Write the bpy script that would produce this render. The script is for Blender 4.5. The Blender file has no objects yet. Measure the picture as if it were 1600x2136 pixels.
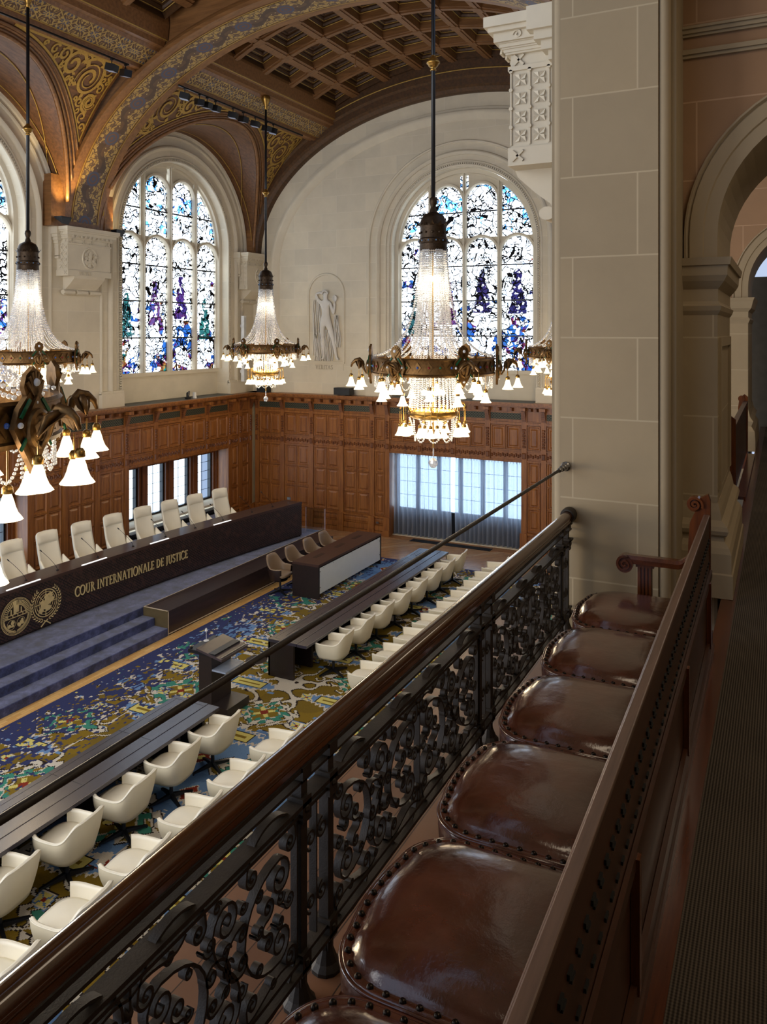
import bpy, bmesh, math, random
import numpy as np
from mathutils import Vector, Matrix
random.seed(7)
pi=math.pi; cos=math.cos; sin=math.sin
S=bpy.context.scene; C=S.collection
# ------------------------------------------------------------------ camera
TH=math.atan(832/1667.)
cam=bpy.data.cameras.new('camera'); co=bpy.data.objects.new('camera',cam); C.objects.link(co)
co.location=(0,0,6.8); co.rotation_euler=(pi/2,0,TH)
cam.sensor_fit='HORIZONTAL'; cam.sensor_width=36; cam.lens=36*1667/1600.
cam.shift_x=0; cam.shift_y=-(1068-690)/1600.
cam.clip_start=.05; cam.clip_end=300
S.camera=co
# ------------------------------------------------------------------ world, light, exposure
vs=S.view_settings; vs.view_transform='Standard'; vs.look='None'; vs.gamma=1; vs.use_curve_mapping=False
vs.exposure=0.92
S.display_settings.display_device='sRGB'
w=bpy.data.worlds.new('world'); S.world=w; w.use_nodes=True
bg=w.node_tree.nodes['Background']; bg.inputs[0].default_value=(.62,.74,1,1); bg.inputs[1].default_value=.45
S.cycles.max_bounces=8; S.cycles.diffuse_bounces=4; S.cycles.glossy_bounces=4; S.cycles.transparent_max_bounces=24
S.cycles.transmission_bounces=4; S.cycles.caustics_reflective=False; S.cycles.caustics_refractive=False
S.cycles.sample_clamp_indirect=4; S.cycles.use_denoising=True
def area(name,loc,rot,sx,sy,power,col=(1,1,1)):
    l=bpy.data.lights.new(name,'AREA'); l.shape='RECTANGLE'; l.size=sx; l.size_y=sy; l.energy=power; l.color=col
    o=bpy.data.objects.new(name,l); C.objects.link(o); o.location=loc; o.rotation_euler=rot; o.visible_camera=True; return o
DAY=(.80,.90,1.0)
# daylight outside each window (sky seen through the glass)
area('daylight',(-9.28,25.3,8.8),(-pi/2,0,0),6.5,8,360,DAY)
area('daylight',(-9.3,25.6,1.6),(-pi/2,0,0),6,4,150,DAY)
for yy,e in ((20.05,335),(11.65,480),(3.3,1300)):
    area('daylight',(-18.9,yy,8.8),(0,-pi/2,0),8,7.8,e*1.3,DAY)
for yy in (20,11.6): area('daylight',(-18.9,yy,1.6),(0,-pi/2,0),4,6,150,DAY)
area('daylight',(-12,-2.4,7.5),(pi/2,0,0),9,12,650,(1,.97,.93))  # no window here: unseen fill added at the near end to brighten the hall
def point(name,loc,power,col,r=.1):
    l=bpy.data.lights.new(name,'POINT'); l.energy=power; l.color=col; l.shadow_soft_size=r
    o=bpy.data.objects.new(name,l); C.objects.link(o); o.location=loc; return o
def spot(name,loc,tgt,power,col,ang=60,r=.05,blend=.6):
    l=bpy.data.lights.new(name,'SPOT'); l.energy=power; l.color=col; l.spot_size=math.radians(ang); l.spot_blend=blend; l.shadow_soft_size=r
    o=bpy.data.objects.new(name,l); C.objects.link(o); o.location=loc
    o.rotation_euler=(Vector(tgt)-Vector(loc)).to_track_quat('-Z','Y').to_euler(); return o
WARM=(1,.78,.50)
area('gallery_fill',(1.3,3.5,9.7),(0,0,0),1.2,3,24,(1,.80,.58))  # two unseen warm fills, added to lift the dark corridor
area('gallery_fill',(1.3,11,9.7),(0,0,0),1.2,3,26,(1,.80,.58))
CHS=[(-13.8,19.78),(-13.8,11.37),(-4.8,11.33),(-4.8,19.75),(-4.8,3.0)]
for x,y in CHS:
    point('chandelier_light',(x,y,5.55),170,WARM,.5)
    point('chandelier_light',(x,y,7.5),14,WARM,.1)
# ------------------------------------------------------------------ material helpers
def srgb(h):
    if isinstance(h,str):
        h=h.lstrip('#'); v=[int(h[i:i+2],16)/255 for i in (0,2,4)]
    else: v=h
    return tuple((c/12.92 if c<=.04045 else ((c+.055)/1.055)**2.4) for c in v)+(1,)
class NT:
    def __init__(s,name):
        s.m=bpy.data.materials.new(name); s.m.use_nodes=True; s.t=s.m.node_tree; s.N=s.t.nodes; s.L=s.t.links
        s.b=s.N.get('Principled BSDF'); s.out=s.N.get('Material Output')
    def n(s,typ,ins=None,**kw):
        x=s.N.new(typ)
        for k,v in kw.items(): setattr(x,k,v)
        for k,v in (ins or {}).items(): s.set(x.inputs[k],v)
        return x
    def set(s,inp,v):
        if isinstance(v,bpy.types.NodeSocket): s.L.new(v,inp)
        elif isinstance(v,bpy.types.Node): s.L.new(v.outputs[0],inp)
        else: inp.default_value=v
    def math(s,op,a,b=None,c=None):
        x=s.N.new('ShaderNodeMath'); x.operation=op
        for i,v in enumerate((a,b,c)):
            if v is not None: s.set(x.inputs[i],v)
        return x.outputs[0]
    def mix(s,f,a,b,blend='MIX'):
        x=s.N.new('ShaderNodeMix'); x.data_type='RGBA'; x.blend_type=blend
        s.set(x.inputs[0],f); s.set(x.inputs[6],a); s.set(x.inputs[7],b); return x.outputs[2]
    def ramp(s,f,stops,interp='LINEAR'):
        x=s.N.new('ShaderNodeValToRGB'); s.set(x.inputs[0],f); cr=x.color_ramp; cr.interpolation=interp
        while len(cr.elements)<len(stops): cr.elements.new(.5)
        for e,(p,c) in zip(cr.elements,stops): e.position=p; e.color=c if len(c)==4 else tuple(c)+(1,)
        return x.outputs[0]
    def pos(s): return s.n('ShaderNodeNewGeometry').outputs['Position']
    def obj(s): return s.n('ShaderNodeTexCoord').outputs['Object']
    def xyz(s,v):
        x=s.N.new('ShaderNodeSeparateXYZ'); s.set(x.inputs[0],v); return x.outputs
    def comb(s,a=0,b=0,c=0):
        x=s.N.new('ShaderNodeCombineXYZ')
        for i,v in enumerate((a,b,c)): s.set(x.inputs[i],v)
        return x.outputs[0]
    def noise(s,v,scale,detail=4,rough=.5,col=False):
        x=s.n('ShaderNodeTexNoise',{'Vector':v,'Scale':scale,'Detail':detail,'Roughness':rough}); return x.outputs[1 if col else 0]
    def scale(s,v,t):
        x=s.N.new('ShaderNodeVectorMath'); x.operation='MULTIPLY'; s.set(x.inputs[0],v); s.set(x.inputs[1],t); return x.outputs[0]
    def bump(s,h,st=.3,dist=.01,nrm=None):
        x=s.n('ShaderNodeBump',{'Height':h,'Strength':st,'Distance':dist}); 
        if nrm is not None: s.set(x.inputs['Normal'],nrm)
        s.L.new(x.outputs[0],s.b.inputs['Normal']); return x.outputs[0]
    def fin(s,col=None,rough=.5,metal=0,spec=.5,coat=None):
        if col is not None: s.set(s.b.inputs['Base Color'],col)
        s.set(s.b.inputs['Roughness'],rough); s.set(s.b.inputs['Metallic'],metal); s.set(s.b.inputs['Specular IOR Level'],spec)
        if coat: s.b.inputs['Coat Weight'].default_value=coat[0]; s.b.inputs['Coat Roughness'].default_value=coat[1]
        return s.m
def plain(name,c,rough=.5,metal=0,spec=.5,var=.12,sc=6,bump=0,coat=None):
    t=NT(name); p=t.obj(); n=t.noise(p,sc,5)
    c=srgb(c); d=tuple(x*(1-var) for x in c[:3])+(1,); e=tuple(min(1,x*(1+var)) for x in c[:3])+(1,)
    col=t.ramp(n,[(.3,d),(.7,e)])
    if bump: t.bump(t.noise(p,sc*8,4),bump,.004)
    return t.fin(col,rough,metal,spec,coat)
def stone(name,mode,c='#cdc3ae',bw=1.15,bh=.589,z0=6.75,joint='#d8cfbd',var=.07):
    t=NT(name); p=t.pos(); x=t.xyz(p)
    u={'x':x[1],'y':x[0]}.get(mode)
    n=t.noise(p,1.3,6,.6); c0=srgb(c)
    a=tuple(v*(1-var) for v in c0[:3])+(1,); b=tuple(min(1,v*(1+var)) for v in c0[:3])+(1,)
    col=t.ramp(n,[(.3,a),(.7,b)])
    if u is not None:
        v=t.comb(u,t.math('ADD',x[2],-z0+20*bh),0)
        br=t.n('ShaderNodeTexBrick',{'Vector':v,'Color1':(.94,.94,.94,1),'Color2':(1.05,1.04,1.02,1),'Mortar':(1,1,1,1),'Scale':1,'Mortar Size':.006,'Mortar Smooth':.1,'Brick Width':bw,'Row Height':bh,'Bias':0},offset=.5)
        col=t.mix(1,col,br.outputs[0],'MULTIPLY'); col=t.mix(t.math('MULTIPLY',br.outputs[1],.75),col,srgb(joint))
    t.bump(t.noise(p,60,3),.12,.003)
    return t.fin(col,.82,0,.25)
def wood(name,c1,c2,axis='z',rough=.38,sc=1,coat=None,spec=.5,mode='pos'):
    t=NT(name); p=t.pos() if mode=='pos' else t.obj()
    s={'x':(.6,9,9),'y':(9,.6,9),'z':(9,9,.6)}[axis]
    v=t.scale(p,tuple(q*sc for q in s))
    n=t.noise(v,1.6,6,.6); n2=t.noise(v,9,3,.6)
    f=t.math('ADD',t.math('MULTIPLY',n,.75),t.math('MULTIPLY',n2,.3))
    col=t.ramp(f,[(.36,srgb(c1)),(.68,srgb(c2))])
    t.bump(n2,.08,.002)
    return t.fin(col,rough,0,spec,coat)
M={}
M['stx']=stone('limestone_x','x'); M['sty']=stone('limestone_y','y'); M['st']=stone('limestone','n')
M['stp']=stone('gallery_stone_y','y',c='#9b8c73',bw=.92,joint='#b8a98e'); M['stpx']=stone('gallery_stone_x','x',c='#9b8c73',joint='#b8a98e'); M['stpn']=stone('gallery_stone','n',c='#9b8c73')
M['pink']=stone('pink_sandstone','y',c='#9b7c60',joint='#b89a7e')
M['oakp']=wood('oak_panelling','#683a1b','#9c642f','z',.36)
M['oakd']=wood('carved_oak','#4a2610','#7d4820','z',.45)
M['vault']=wood('vault_oak','#4a301b','#765030','y',.45)
M['vaultd']=wood('vault_oak_dark','#35220f','#58391b','y',.5)
M['vaultr']=wood('vault_rib_oak','#674526','#8a6038','x',.42)
M['gold']=plain('gold_leaf','#c9a24a',.4,.75,.5,.15,20)
M['goldd']=plain('gold_paint','#a8873f',.55,.25,.5,.15,20)
M['bronze']=plain('bronze','#6e5230',.42,.85,.5,.3,30,.2)
M['crownm']=plain('dark_bronze','#3a2d20',.45,.8,.5,.35,40,.3)
M['tabletop']=plain('table_top_lacquer','#34303a',.27,0,.6,.03)
M['brass']=plain('brass','#a07c3e',.3,.9,.5,.15,30)
M['iron']=plain('dark_iron','#2a231c',.55,.15,.45,.3,20,.2)
M['blackm']=plain('black_metal','#15161a',.4,.2,.5,.1)
M['steel']=plain('steel','#8d8d8d',.3,.9)
M['dkwood']=wood('dark_stained_wood','#1c1312','#271b18','y',.36)
M['dktop']=wood('dark_desk_top','#2c201f','#3e2e2b','y',.30)
M['bench']=wood('bench_top_wood','#3b2823','#46322c','y',.3)
M['mahog']=wood('gallery_mahogany','#3c1c0c','#5f3016','y',.22,coat=(.3,.15))
M['mahoz']=wood('gallery_mahogany_upright','#3c1c0c','#6a3817','z',.22,coat=(.3,.15))
M['railw']=wood('handrail_wood','#2b170b','#5a3518','y',.16,sc=.7,coat=(.6,.08))
M['backw']=wood('bench_back_wood','#2c170c','#4a2a18','y',.35)
M['capw']=wood('bench_cap_wood','#4c3a30','#6d5446','y',.35)
M['cream']=plain('cream_leather','#e6dec9',.42,0,.5,.03,3)
M['creamo']=plain('cream_leather_outside','#d6cbb0',.45,0,.5,.04,3)
M['tan']=plain('tan_leather','#8a735a',.4,0,.5,.05,3)
M['brshell']=plain('brown_shell','#2b1d19',.4)
M['white']=plain('white_glass_panel','#d5dbdf',.25,0,.5,.02)
M['wplas']=plain('white_plastic','#d8d8d6',.5)
M['bolt']=plain('dark_bolt','#333',.4,.6) if False else plain('dark_bolt','#333333',.4,.6)
# ---- leather seats
def leather():
    t=NT('brown_leather'); p=t.obj(); n=t.noise(p,5,6,.6); n2=t.noise(p,2.2,3)
    col=t.ramp(n,[(.3,srgb('#3a1b0f')),(.62,srgb('#5a2f1f')),(.85,srgb('#6b3c28'))])
    h=t.math('ADD',t.math('MULTIPLY',n2,2.2),t.math('MULTIPLY',t.noise(p,9,5,.65),.8)); t.bump(h,.30,.014)
    return t.fin(col,t.math('ADD',t.math('MULTIPLY',n,.20),.10),0,.8,(.5,.10))
M['leather']=leather()
def carpetblue():
    t=NT('blue_carpet'); p=t.pos(); n=t.noise(p,3.2,7,.72); n2=t.noise(p,160,2)
    col=t.ramp(t.math('ADD',t.math('MULTIPLY',n,.8),t.math('MULTIPLY',n2,.25)),[(.42,srgb('#232845')),(.53,srgb('#39406a')),(.66,srgb('#5a628f'))])
    t.bump(n2,.5,.01); t.b.inputs['Sheen Weight'].default_value=.35
    return t.fin(col,.95,0,.1)
M['bluec']=carpetblue()
def ribbed():
    t=NT('grey_ribbed_carpet'); p=t.pos(); x=t.xyz(p)
    s=t.math('SINE',t.math('MULTIPLY',x[0],2*pi/.012)); s2=t.math('SINE',t.math('MULTIPLY',x[1],2*pi/.012))
    f=t.math('ADD',t.math('MULTIPLY',s,.3),t.math('MULTIPLY',s2,.12))
    f=t.math('ADD',t.math('ADD',f,.5),t.math('MULTIPLY',t.math('SUBTRACT',t.noise(p,3,3),.5),.4))
    col=t.ramp(f,[(.2,srgb('#2f2a26')),(.8,srgb('#5d554c'))]); t.bump(f,.6,.004)
    return t.fin(col,.95,0,.1)
M['gcarpet']=ribbed()
def parquet():
    t=NT('oak_parquet'); p=t.pos(); x=t.xyz(p)
    a=t.math('ADD',x[0],x[1]); b=t.math('SUBTRACT',x[0],x[1])
    # diagonal planks, turned by cell
    cell=t.math('PINGPONG',x[0],1.1); 
    v1=t.comb(a,b,0)
    br=t.n('ShaderNodeTexBrick',{'Vector':v1,'Color1':(.85,.85,.85,1),'Color2':(1.12,1.1,1.05,1),'Mortar':(.6,.55,.5,1),'Scale':1,'Mortar Size':.003,'Brick Width':.9,'Row Height':.11})
    n=t.noise(t.scale(v1,(1.5,14,1)),2,5,.6)
    col=t.ramp(n,[(.3,srgb('#8d6745')),(.7,srgb('#b48b63'))]); col=t.mix(1,col,br.outputs[0],'MULTIPLY')
    # pale inlay strings along the diagonals
    def line(c,per,off,wd):
        m=t.math('PINGPONG',t.math('ADD',c,off),per/2); return t.math('LESS_THAN',m,wd)
    l=t.math('MAXIMUM',line(b,2.4,0,.016),line(b,2.4,.14,.016))
    col=t.mix(t.math('MULTIPLY',l,.75),col,srgb('#d9c3a0'))
    return t.fin(col,.22,0,.5)
M['parq']=parquet()
def strip():
    t=NT('golden_parquet_strip'); p=t.pos(); x=t.xyz(p)
    br=t.n('ShaderNodeTexBrick',{'Vector':t.comb(x[1],x[0],0),'Color1':srgb('#d3a05a'),'Color2':srgb('#e6bd7a'),'Mortar':srgb('#8d6a3a'),'Scale':1,'Mortar Size':.002,'Brick Width':.28,'Row Height':.07})
    return t.fin(br.outputs[0],.3)
M['gstrip']=strip()
def edgefloor():
    t=NT('brown_plank_floor'); p=t.pos(); x=t.xyz(p)
    br=t.n('ShaderNodeTexBrick',{'Vector':t.comb(x[0],x[1],0),'Color1':srgb('#82552f'),'Color2':srgb('#a06f42'),'Mortar':srgb('#4b2f1a'),'Scale':1,'Mortar Size':.002,'Brick Width':1.4,'Row Height':.09})
    return t.fin(br.outputs[0],.28)
M['plank']=edgefloor()
def plank2():
    t=NT('gallery_plank_floor'); p=t.pos(); x=t.xyz(p)
    br=t.n('ShaderNodeTexBrick',{'Vector':t.comb(x[1],x[0],0),'Color1':srgb('#6b4833'),'Color2':srgb('#7f5a42'),'Mortar':srgb('#33221a'),'Scale':1,'Mortar Size':.0025,'Brick Width':2.4,'Row Height':.12})
    return t.fin(br.outputs[0],.42)
M['gplank']=plank2()
def facecol(name,rough=.9,emit=0):
    t=NT(name); a=t.n('ShaderNodeAttribute',attribute_name='col'); p=t.pos()
    n=t.noise(p,90,2); f=t.math('ADD',t.math('MULTIPLY',n,.5),.75)
    col=t.mix(1,a.outputs[0],t.comb(f,f,f),'MULTIPLY'); t.bump(n,.4,.006)
    return t.fin(col,rough,0,.15)
M['rug']=facecol('wool_rug')
def ornament(name,u,v,pu,bg1,bg2,gold,mode,flower=0):
    """mirrored noise = painted scrollwork; u,v = coordinate indices or expressions"""
    t=NT(name); a=t.n('ShaderNodeAttribute',attribute_name='uvw').outputs['Vector']; x=t.xyz(a)
    uu=t.math('PINGPONG',x[0],pu); vv=t.math('ABSOLUTE',x[1])
    vec=t.comb(uu,vv,3.7)
    n=t.n('ShaderNodeTexNoise',{'Vector':vec,'Scale':3.4 if mode=='rib' else 4.2,'Detail':1.0,'Distortion':2.2}).outputs[0]
    band=t.math('ABSOLUTE',t.math('SUBTRACT',n,.5))
    f=t.math('LESS_THAN',band,.07)
    n2=t.noise(vec,3,1); col=t.mix(t.math('GREATER_THAN',n2,.52),srgb(bg1),srgb(bg2))
    if mode=='rib':
        sn=t.math('MULTIPLY',t.math('SINE',t.math('MULTIPLY',x[0],2*pi/(pu*2))),.16)
        dd=t.math('ABSOLUTE',t.math('SUBTRACT',x[1],sn))
        g=t.mix(f,srgb(gold),srgb('#5b4534')); stem=t.math('LESS_THAN',dd,.13)
        col=t.mix(stem,g,t.mix(t.math('GREATER_THAN',n2,.56),srgb('#5d4632'),srgb('#4a382c')))
        dots=t.math('MULTIPLY',t.math('LESS_THAN',t.math('PINGPONG',x[0],.06),.018),t.math('LESS_THAN',t.math('ABSOLUTE',t.math('SUBTRACT',dd,.14)),.012))
        col=t.mix(dots,col,srgb('#b9a777'))
        fu=t.math('PINGPONG',x[0],pu)
        r=t.math('SQRT',t.math('ADD',t.math('MULTIPLY',fu,fu),t.math('MULTIPLY',x[1],x[1])))
        ang=t.math('ARCTAN2',x[1],fu); rr=t.math('ADD',.24,t.math('MULTIPLY',t.math('COSINE',t.math('MULTIPLY',ang,8)),.03))
        fl=t.math('LESS_THAN',r,rr); ring=t.math('SINE',t.math('MULTIPLY',r,60)); fc=t.mix(t.math('GREATER_THAN',ring,.3),srgb('#464b60'),srgb('#66483a'))
        col=t.mix(fl,col,fc)
    else:
        col=t.mix(f,col,srgb(gold))
        cr=t.math('LESS_THAN',t.math('ABSOLUTE',t.math('SUBTRACT',uu,t.math('MULTIPLY',vv,1.2))),.02); col=t.mix(cr,col,srgb(gold))
    return t.fin(col,.5)
M['ribp']=ornament('painted_rib',0,1,.62,'#4c4340','#5a4636','#a5884c','rib')
M['frieze']=ornament('painted_frieze',0,1,.42,'#45465a','#553b2a','#ab8d4e','fr')
def glass():
    t=NT('stained_glass'); p=t.pos(); x=t.xyz(p)
    u=t.math('ADD',x[0],x[1]); vec=t.comb(u,x[2],0)
    wv=t.noise(vec,2.5,2,.5,True); v2=t.n('ShaderNodeVectorMath',{0:vec,1:t.scale(wv,(.35,.35,0))},operation='ADD').outputs[0]
    def edge(sc,wd,rnd=1):
        vo=t.n('ShaderNodeTexVoronoi',{'Vector':v2,'Scale':sc,'Randomness':rnd},feature='DISTANCE_TO_EDGE'); return t.math('LESS_THAN',vo.outputs['Distance'],wd)
    fig=t.noise(vec,1.15,2,.5)
    low=t.n('ShaderNodeMapRange',{'Value':x[2],'From Min':5.4,'From Max':9.2,'To Min':.17,'To Max':-.03}).outputs[0]
    figm=t.math('GREATER_THAN',t.math('ADD',fig,low),.64)
    e=t.math('MAXIMUM',edge(4.2,.042),t.math('MULTIPLY',edge(9,.08),t.math('GREATER_THAN',t.noise(vec,2.1,1),.50)))
    e=t.math('MAXIMUM',e,t.math('LESS_THAN',t.math('PINGPONG',t.math('ADD',x[2],.11),.193),.007))
    vo=t.n('ShaderNodeTexVoronoi',{'Vector':v2,'Scale':10,'Randomness':1}); cs=t.n('ShaderNodeSeparateColor',{0:vo.outputs['Color']})
    hue=t.math('ADD',t.math('MULTIPLY',cs.outputs[0],.16),t.math('MULTIPLY',t.noise(vec,1.3,1),.84))
    colr=t.ramp(hue,[(.0,srgb('#2c7f6b')),(.38,srgb('#1d4fb0')),(.48,srgb('#3c7fc9')),(.54,srgb('#5a2c86')),(.60,srgb('#93361f')),(.66,srgb('#b98a3c')),(.74,srgb('#1e8a80')),(1,srgb('#21306e'))])
    dark=t.math('MULTIPLY',cs.outputs[1],.5); colr=t.mix(dark,colr,(.01,.01,.03,1)); colr=t.mix(1,colr,(.42,.42,.42,1),'MULTIPLY')
    sel=t.math('MULTIPLY',figm,t.math('GREATER_THAN',cs.outputs[2],.22))
    uv=t.xyz(t.n('ShaderNodeAttribute',attribute_name='uvw').outputs['Vector'])
    li=t.math('FLOOR',uv[0]); lu=t.math('SUBTRACT',t.math('SUBTRACT',uv[0],li),.5)
    wn=t.n('ShaderNodeTexWhiteNoise',{'W':t.math('ADD',li,t.math('MULTIPLY',uv[2],7.3))},noise_dimensions='1D')
    wz=t.math('ADD',x[2],t.math('MULTIPLY',t.math('SUBTRACT',wn.outputs[0],.5),.9))
    hwid=t.n('ShaderNodeMapRange',{'Value':wz,'From Min':8.45,'From Max':6.7,'To Min':.05,'To Max':.30}).outputs[0]
    wob=t.math('MULTIPLY',t.math('SUBTRACT',t.noise(vec,5,2),.5),.22)
    body=t.math('LESS_THAN',t.math('ABSOLUTE',t.math('ADD',lu,wob)),hwid)
    body=t.math('MULTIPLY',body,t.math('MULTIPLY',t.math('LESS_THAN',wz,8.35),t.math('GREATER_THAN',wz,6.95)))
    body=t.math('MULTIPLY',body,t.math('GREATER_THAN',cs.outputs[1],.18))
    bcol=t.ramp(t.math('ADD',wn.outputs[0],t.math('MULTIPLY',cs.outputs[0],.08)),[(0,srgb('#10162c')),(.25,srgb('#2b1d52')),(.45,srgb('#5e1c22')),(.62,srgb('#183f7c')),(.8,srgb('#121018')),(1,srgb('#1d4f46'))])
    bcol=t.mix(t.math('MULTIPLY',cs.outputs[1],.55),bcol,(.01,.01,.03,1))
    up=t.math('MULTIPLY',t.math('GREATER_THAN',x[2],9.9),t.math('GREATER_THAN',t.noise(vec,1.7,1),.58)); up=t.math('MULTIPLY',up,t.math('GREATER_THAN',cs.outputs[0],.45))
    light=t.ramp(cs.outputs[1],[(.0,(1,1,1,1)),(.78,(.96,.98,1,1)),(.86,(.62,.76,.95,1)),(.92,(.9,.95,.9,1)),(1,(.98,.93,.85,1))],'CONSTANT')
    col=t.mix(sel,light,colr); col=t.mix(up,col,srgb('#4f86c0')); col=t.mix(body,col,bcol)
    tr=t.n('ShaderNodeBsdfTransparent',{'Color':col}); df=t.n('ShaderNodeBsdfDiffuse',{'Color':(.012,.012,.014,1)})
    mx=t.n('ShaderNodeMixShader',{0:e,1:tr.outputs[0],2:df.outputs[0]}); t.L.new(mx.outputs[0],t.out.inputs[0])
    return t.m
M['glass']=glass()
def clearglass(name='window_glass',tr=.93,c=(.9,.96,1,1)):
    t=NT(name); a=t.n('ShaderNodeBsdfTransparent',{'Color':c}); g=t.n('ShaderNodeBsdfGlossy',{'Roughness':.05})
    mx=t.n('ShaderNodeMixShader',{0:1-tr,1:a.outputs[0],2:g.outputs[0]}); t.L.new(mx.outputs[0],t.out.inputs[0]); return t.m
M['clear']=clearglass(); M['acryl']=clearglass('acrylic_sheet',.85)
def curtain():
    t=NT('sheer_curtain'); p=t.pos()
    d=t.n('ShaderNodeBsdfDiffuse',{'Color':srgb('#9a9ca3')}); tl=t.n('ShaderNodeBsdfTranslucent',{'Color':srgb('#b4c2d6')}); tr=t.n('ShaderNodeBsdfTransparent',{'Color':(.85,.92,1,1)})
    a=t.n('ShaderNodeMixShader',{0:.5,1:d.outputs[0],2:tl.outputs[0]}); b=t.n('ShaderNodeMixShader',{0:.24,1:a.outputs[0],2:tr.outputs[0]})
    t.L.new(b.outputs[0],t.out.inputs[0]); return t.m
M['sheer']=curtain()
def crystal():
    t=NT('crystal_bead'); a=t.n('ShaderNodeBsdfTranslucent',{'Color':(.95,.96,1,1)}); g=t.n('ShaderNodeBsdfGlossy',{'Roughness':.12,'Color':(.95,.97,1,1)}); tr=t.n('ShaderNodeBsdfTransparent',{'Color':(.85,.88,.92,1)})
    fr=t.n('ShaderNodeFresnel',{'IOR':1.6})
    m1=t.n('ShaderNodeMixShader',{0:.55,1:a.outputs[0],2:g.outputs[0]}); m2=t.n('ShaderNodeMixShader',{0:.30,1:m1.outputs[0],2:tr.outputs[0]})
    t.L.new(m2.outputs[0],t.out.inputs[0]); return t.m
M['crystal']=crystal()
def emis(name,c,st):
    t=NT(name); e=t.n('ShaderNodeEmission',{'Color':c,'Strength':st}); t.L.new(e.outputs[0],t.out.inputs[0]); t.m.cycles.emission_sampling='NONE'; return t.m
def shade():
    t=NT('lit_glass_shade'); p=t.obj(); x=t.xyz(p)
    lw=t.n('ShaderNodeLayerWeight',{'Blend':.4}).outputs['Facing']
    st=t.ramp(lw,[(0,(2.6,2.6,2.6,1)),(1,(1.0,1.0,1.0,1))])
    e=t.n('ShaderNodeEmission',{'Color':(1,.80,.50,1),'Strength':st}); t.L.new(e.outputs[0],t.out.inputs[0]); t.m.cycles.emission_sampling='NONE'; return t.m
M['shade']=shade(); M['bulb']=emis('glowing_bulb',(1,.83,.55,1),9)
M['ledstrip']=emis('white_strip_light',(1,.97,.93,1),.9)
def fret():
    t=NT('fretwork_front'); a=t.n('ShaderNodeAttribute',attribute_name='uvw').outputs['Vector']; x=t.xyz(a)
    c,s=cos(-.62),sin(-.62)
    u=t.math('ADD',t.math('MULTIPLY',x[0],c),t.math('MULTIPLY',x[1],s)); v=t.math('SUBTRACT',t.math('MULTIPLY',x[1],c),t.math('MULTIPLY',x[0],s))
    br=t.n('ShaderNodeTexBrick',{'Vector':t.comb(u,v,0),'Color1':(0,0,0,1),'Color2':(0,0,0,1),'Mortar':(1,1,1,1),'Scale':1,'Mortar Size':.011,'Brick Width':.13,'Row Height':.052},offset=.5)
    br2=t.n('ShaderNodeTexBrick',{'Vector':t.comb(v,u,0),'Color1':(0,0,0,1),'Color2':(0,0,0,1),'Mortar':(1,1,1,1),'Scale':1,'Mortar Size':.011,'Brick Width':.104,'Row Height':.065},offset=.5)
    m=t.math('MULTIPLY',br.outputs[1],t.math('GREATER_THAN',t.noise(t.comb(t.math('SNAP',u,.13),t.math('SNAP',v,.052),0),30,0),.42))
    m=t.math('MAXIMUM',m,t.math('MULTIPLY',br2.outputs[1],t.math('GREATER_THAN',t.noise(t.comb(t.math('SNAP',u,.065),t.math('SNAP',v,.104),2),30,0),.55)))
    m=t.math('MAXIMUM',m,t.math('LESS_THAN',t.math('PINGPONG',v,.26),.010))
    n=t.noise(t.comb(t.math('MULTIPLY',u,1),t.math('MULTIPLY',v,8),0),3,4)
    base=t.ramp(n,[(.3,srgb('#33211c')),(.7,srgb('#4a3028'))])
    col=t.mix(m,base,srgb('#0f0908')); t.bump(t.math('SUBTRACT',1,m),.8,.01)
    return t.fin(col,.4)
M['fret']=fret()
def grille():
    t=NT('pierced_grille'); p=t.pos(); x=t.xyz(p); u=t.math('ADD',x[0],x[1])
    ua=t.math('PINGPONG',u,.045); va=t.math('PINGPONG',t.math('ADD',x[2],.01),.04)
    r=t.math('SQRT',t.math('ADD',t.math('MULTIPLY',ua,ua),t.math('MULTIPLY',va,va)))
    ring=t.math('LESS_THAN',t.math('ABSOLUTE',t.math('SUBTRACT',r,.034)),.007)
    return t.fin(t.mix(ring,srgb('#0e0f0c'),srgb('#50513c')),.5,.2)
M['grille']=grille()
M['vent']=plain('floor_grille_metal','#23262b',.5,.4)
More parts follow.
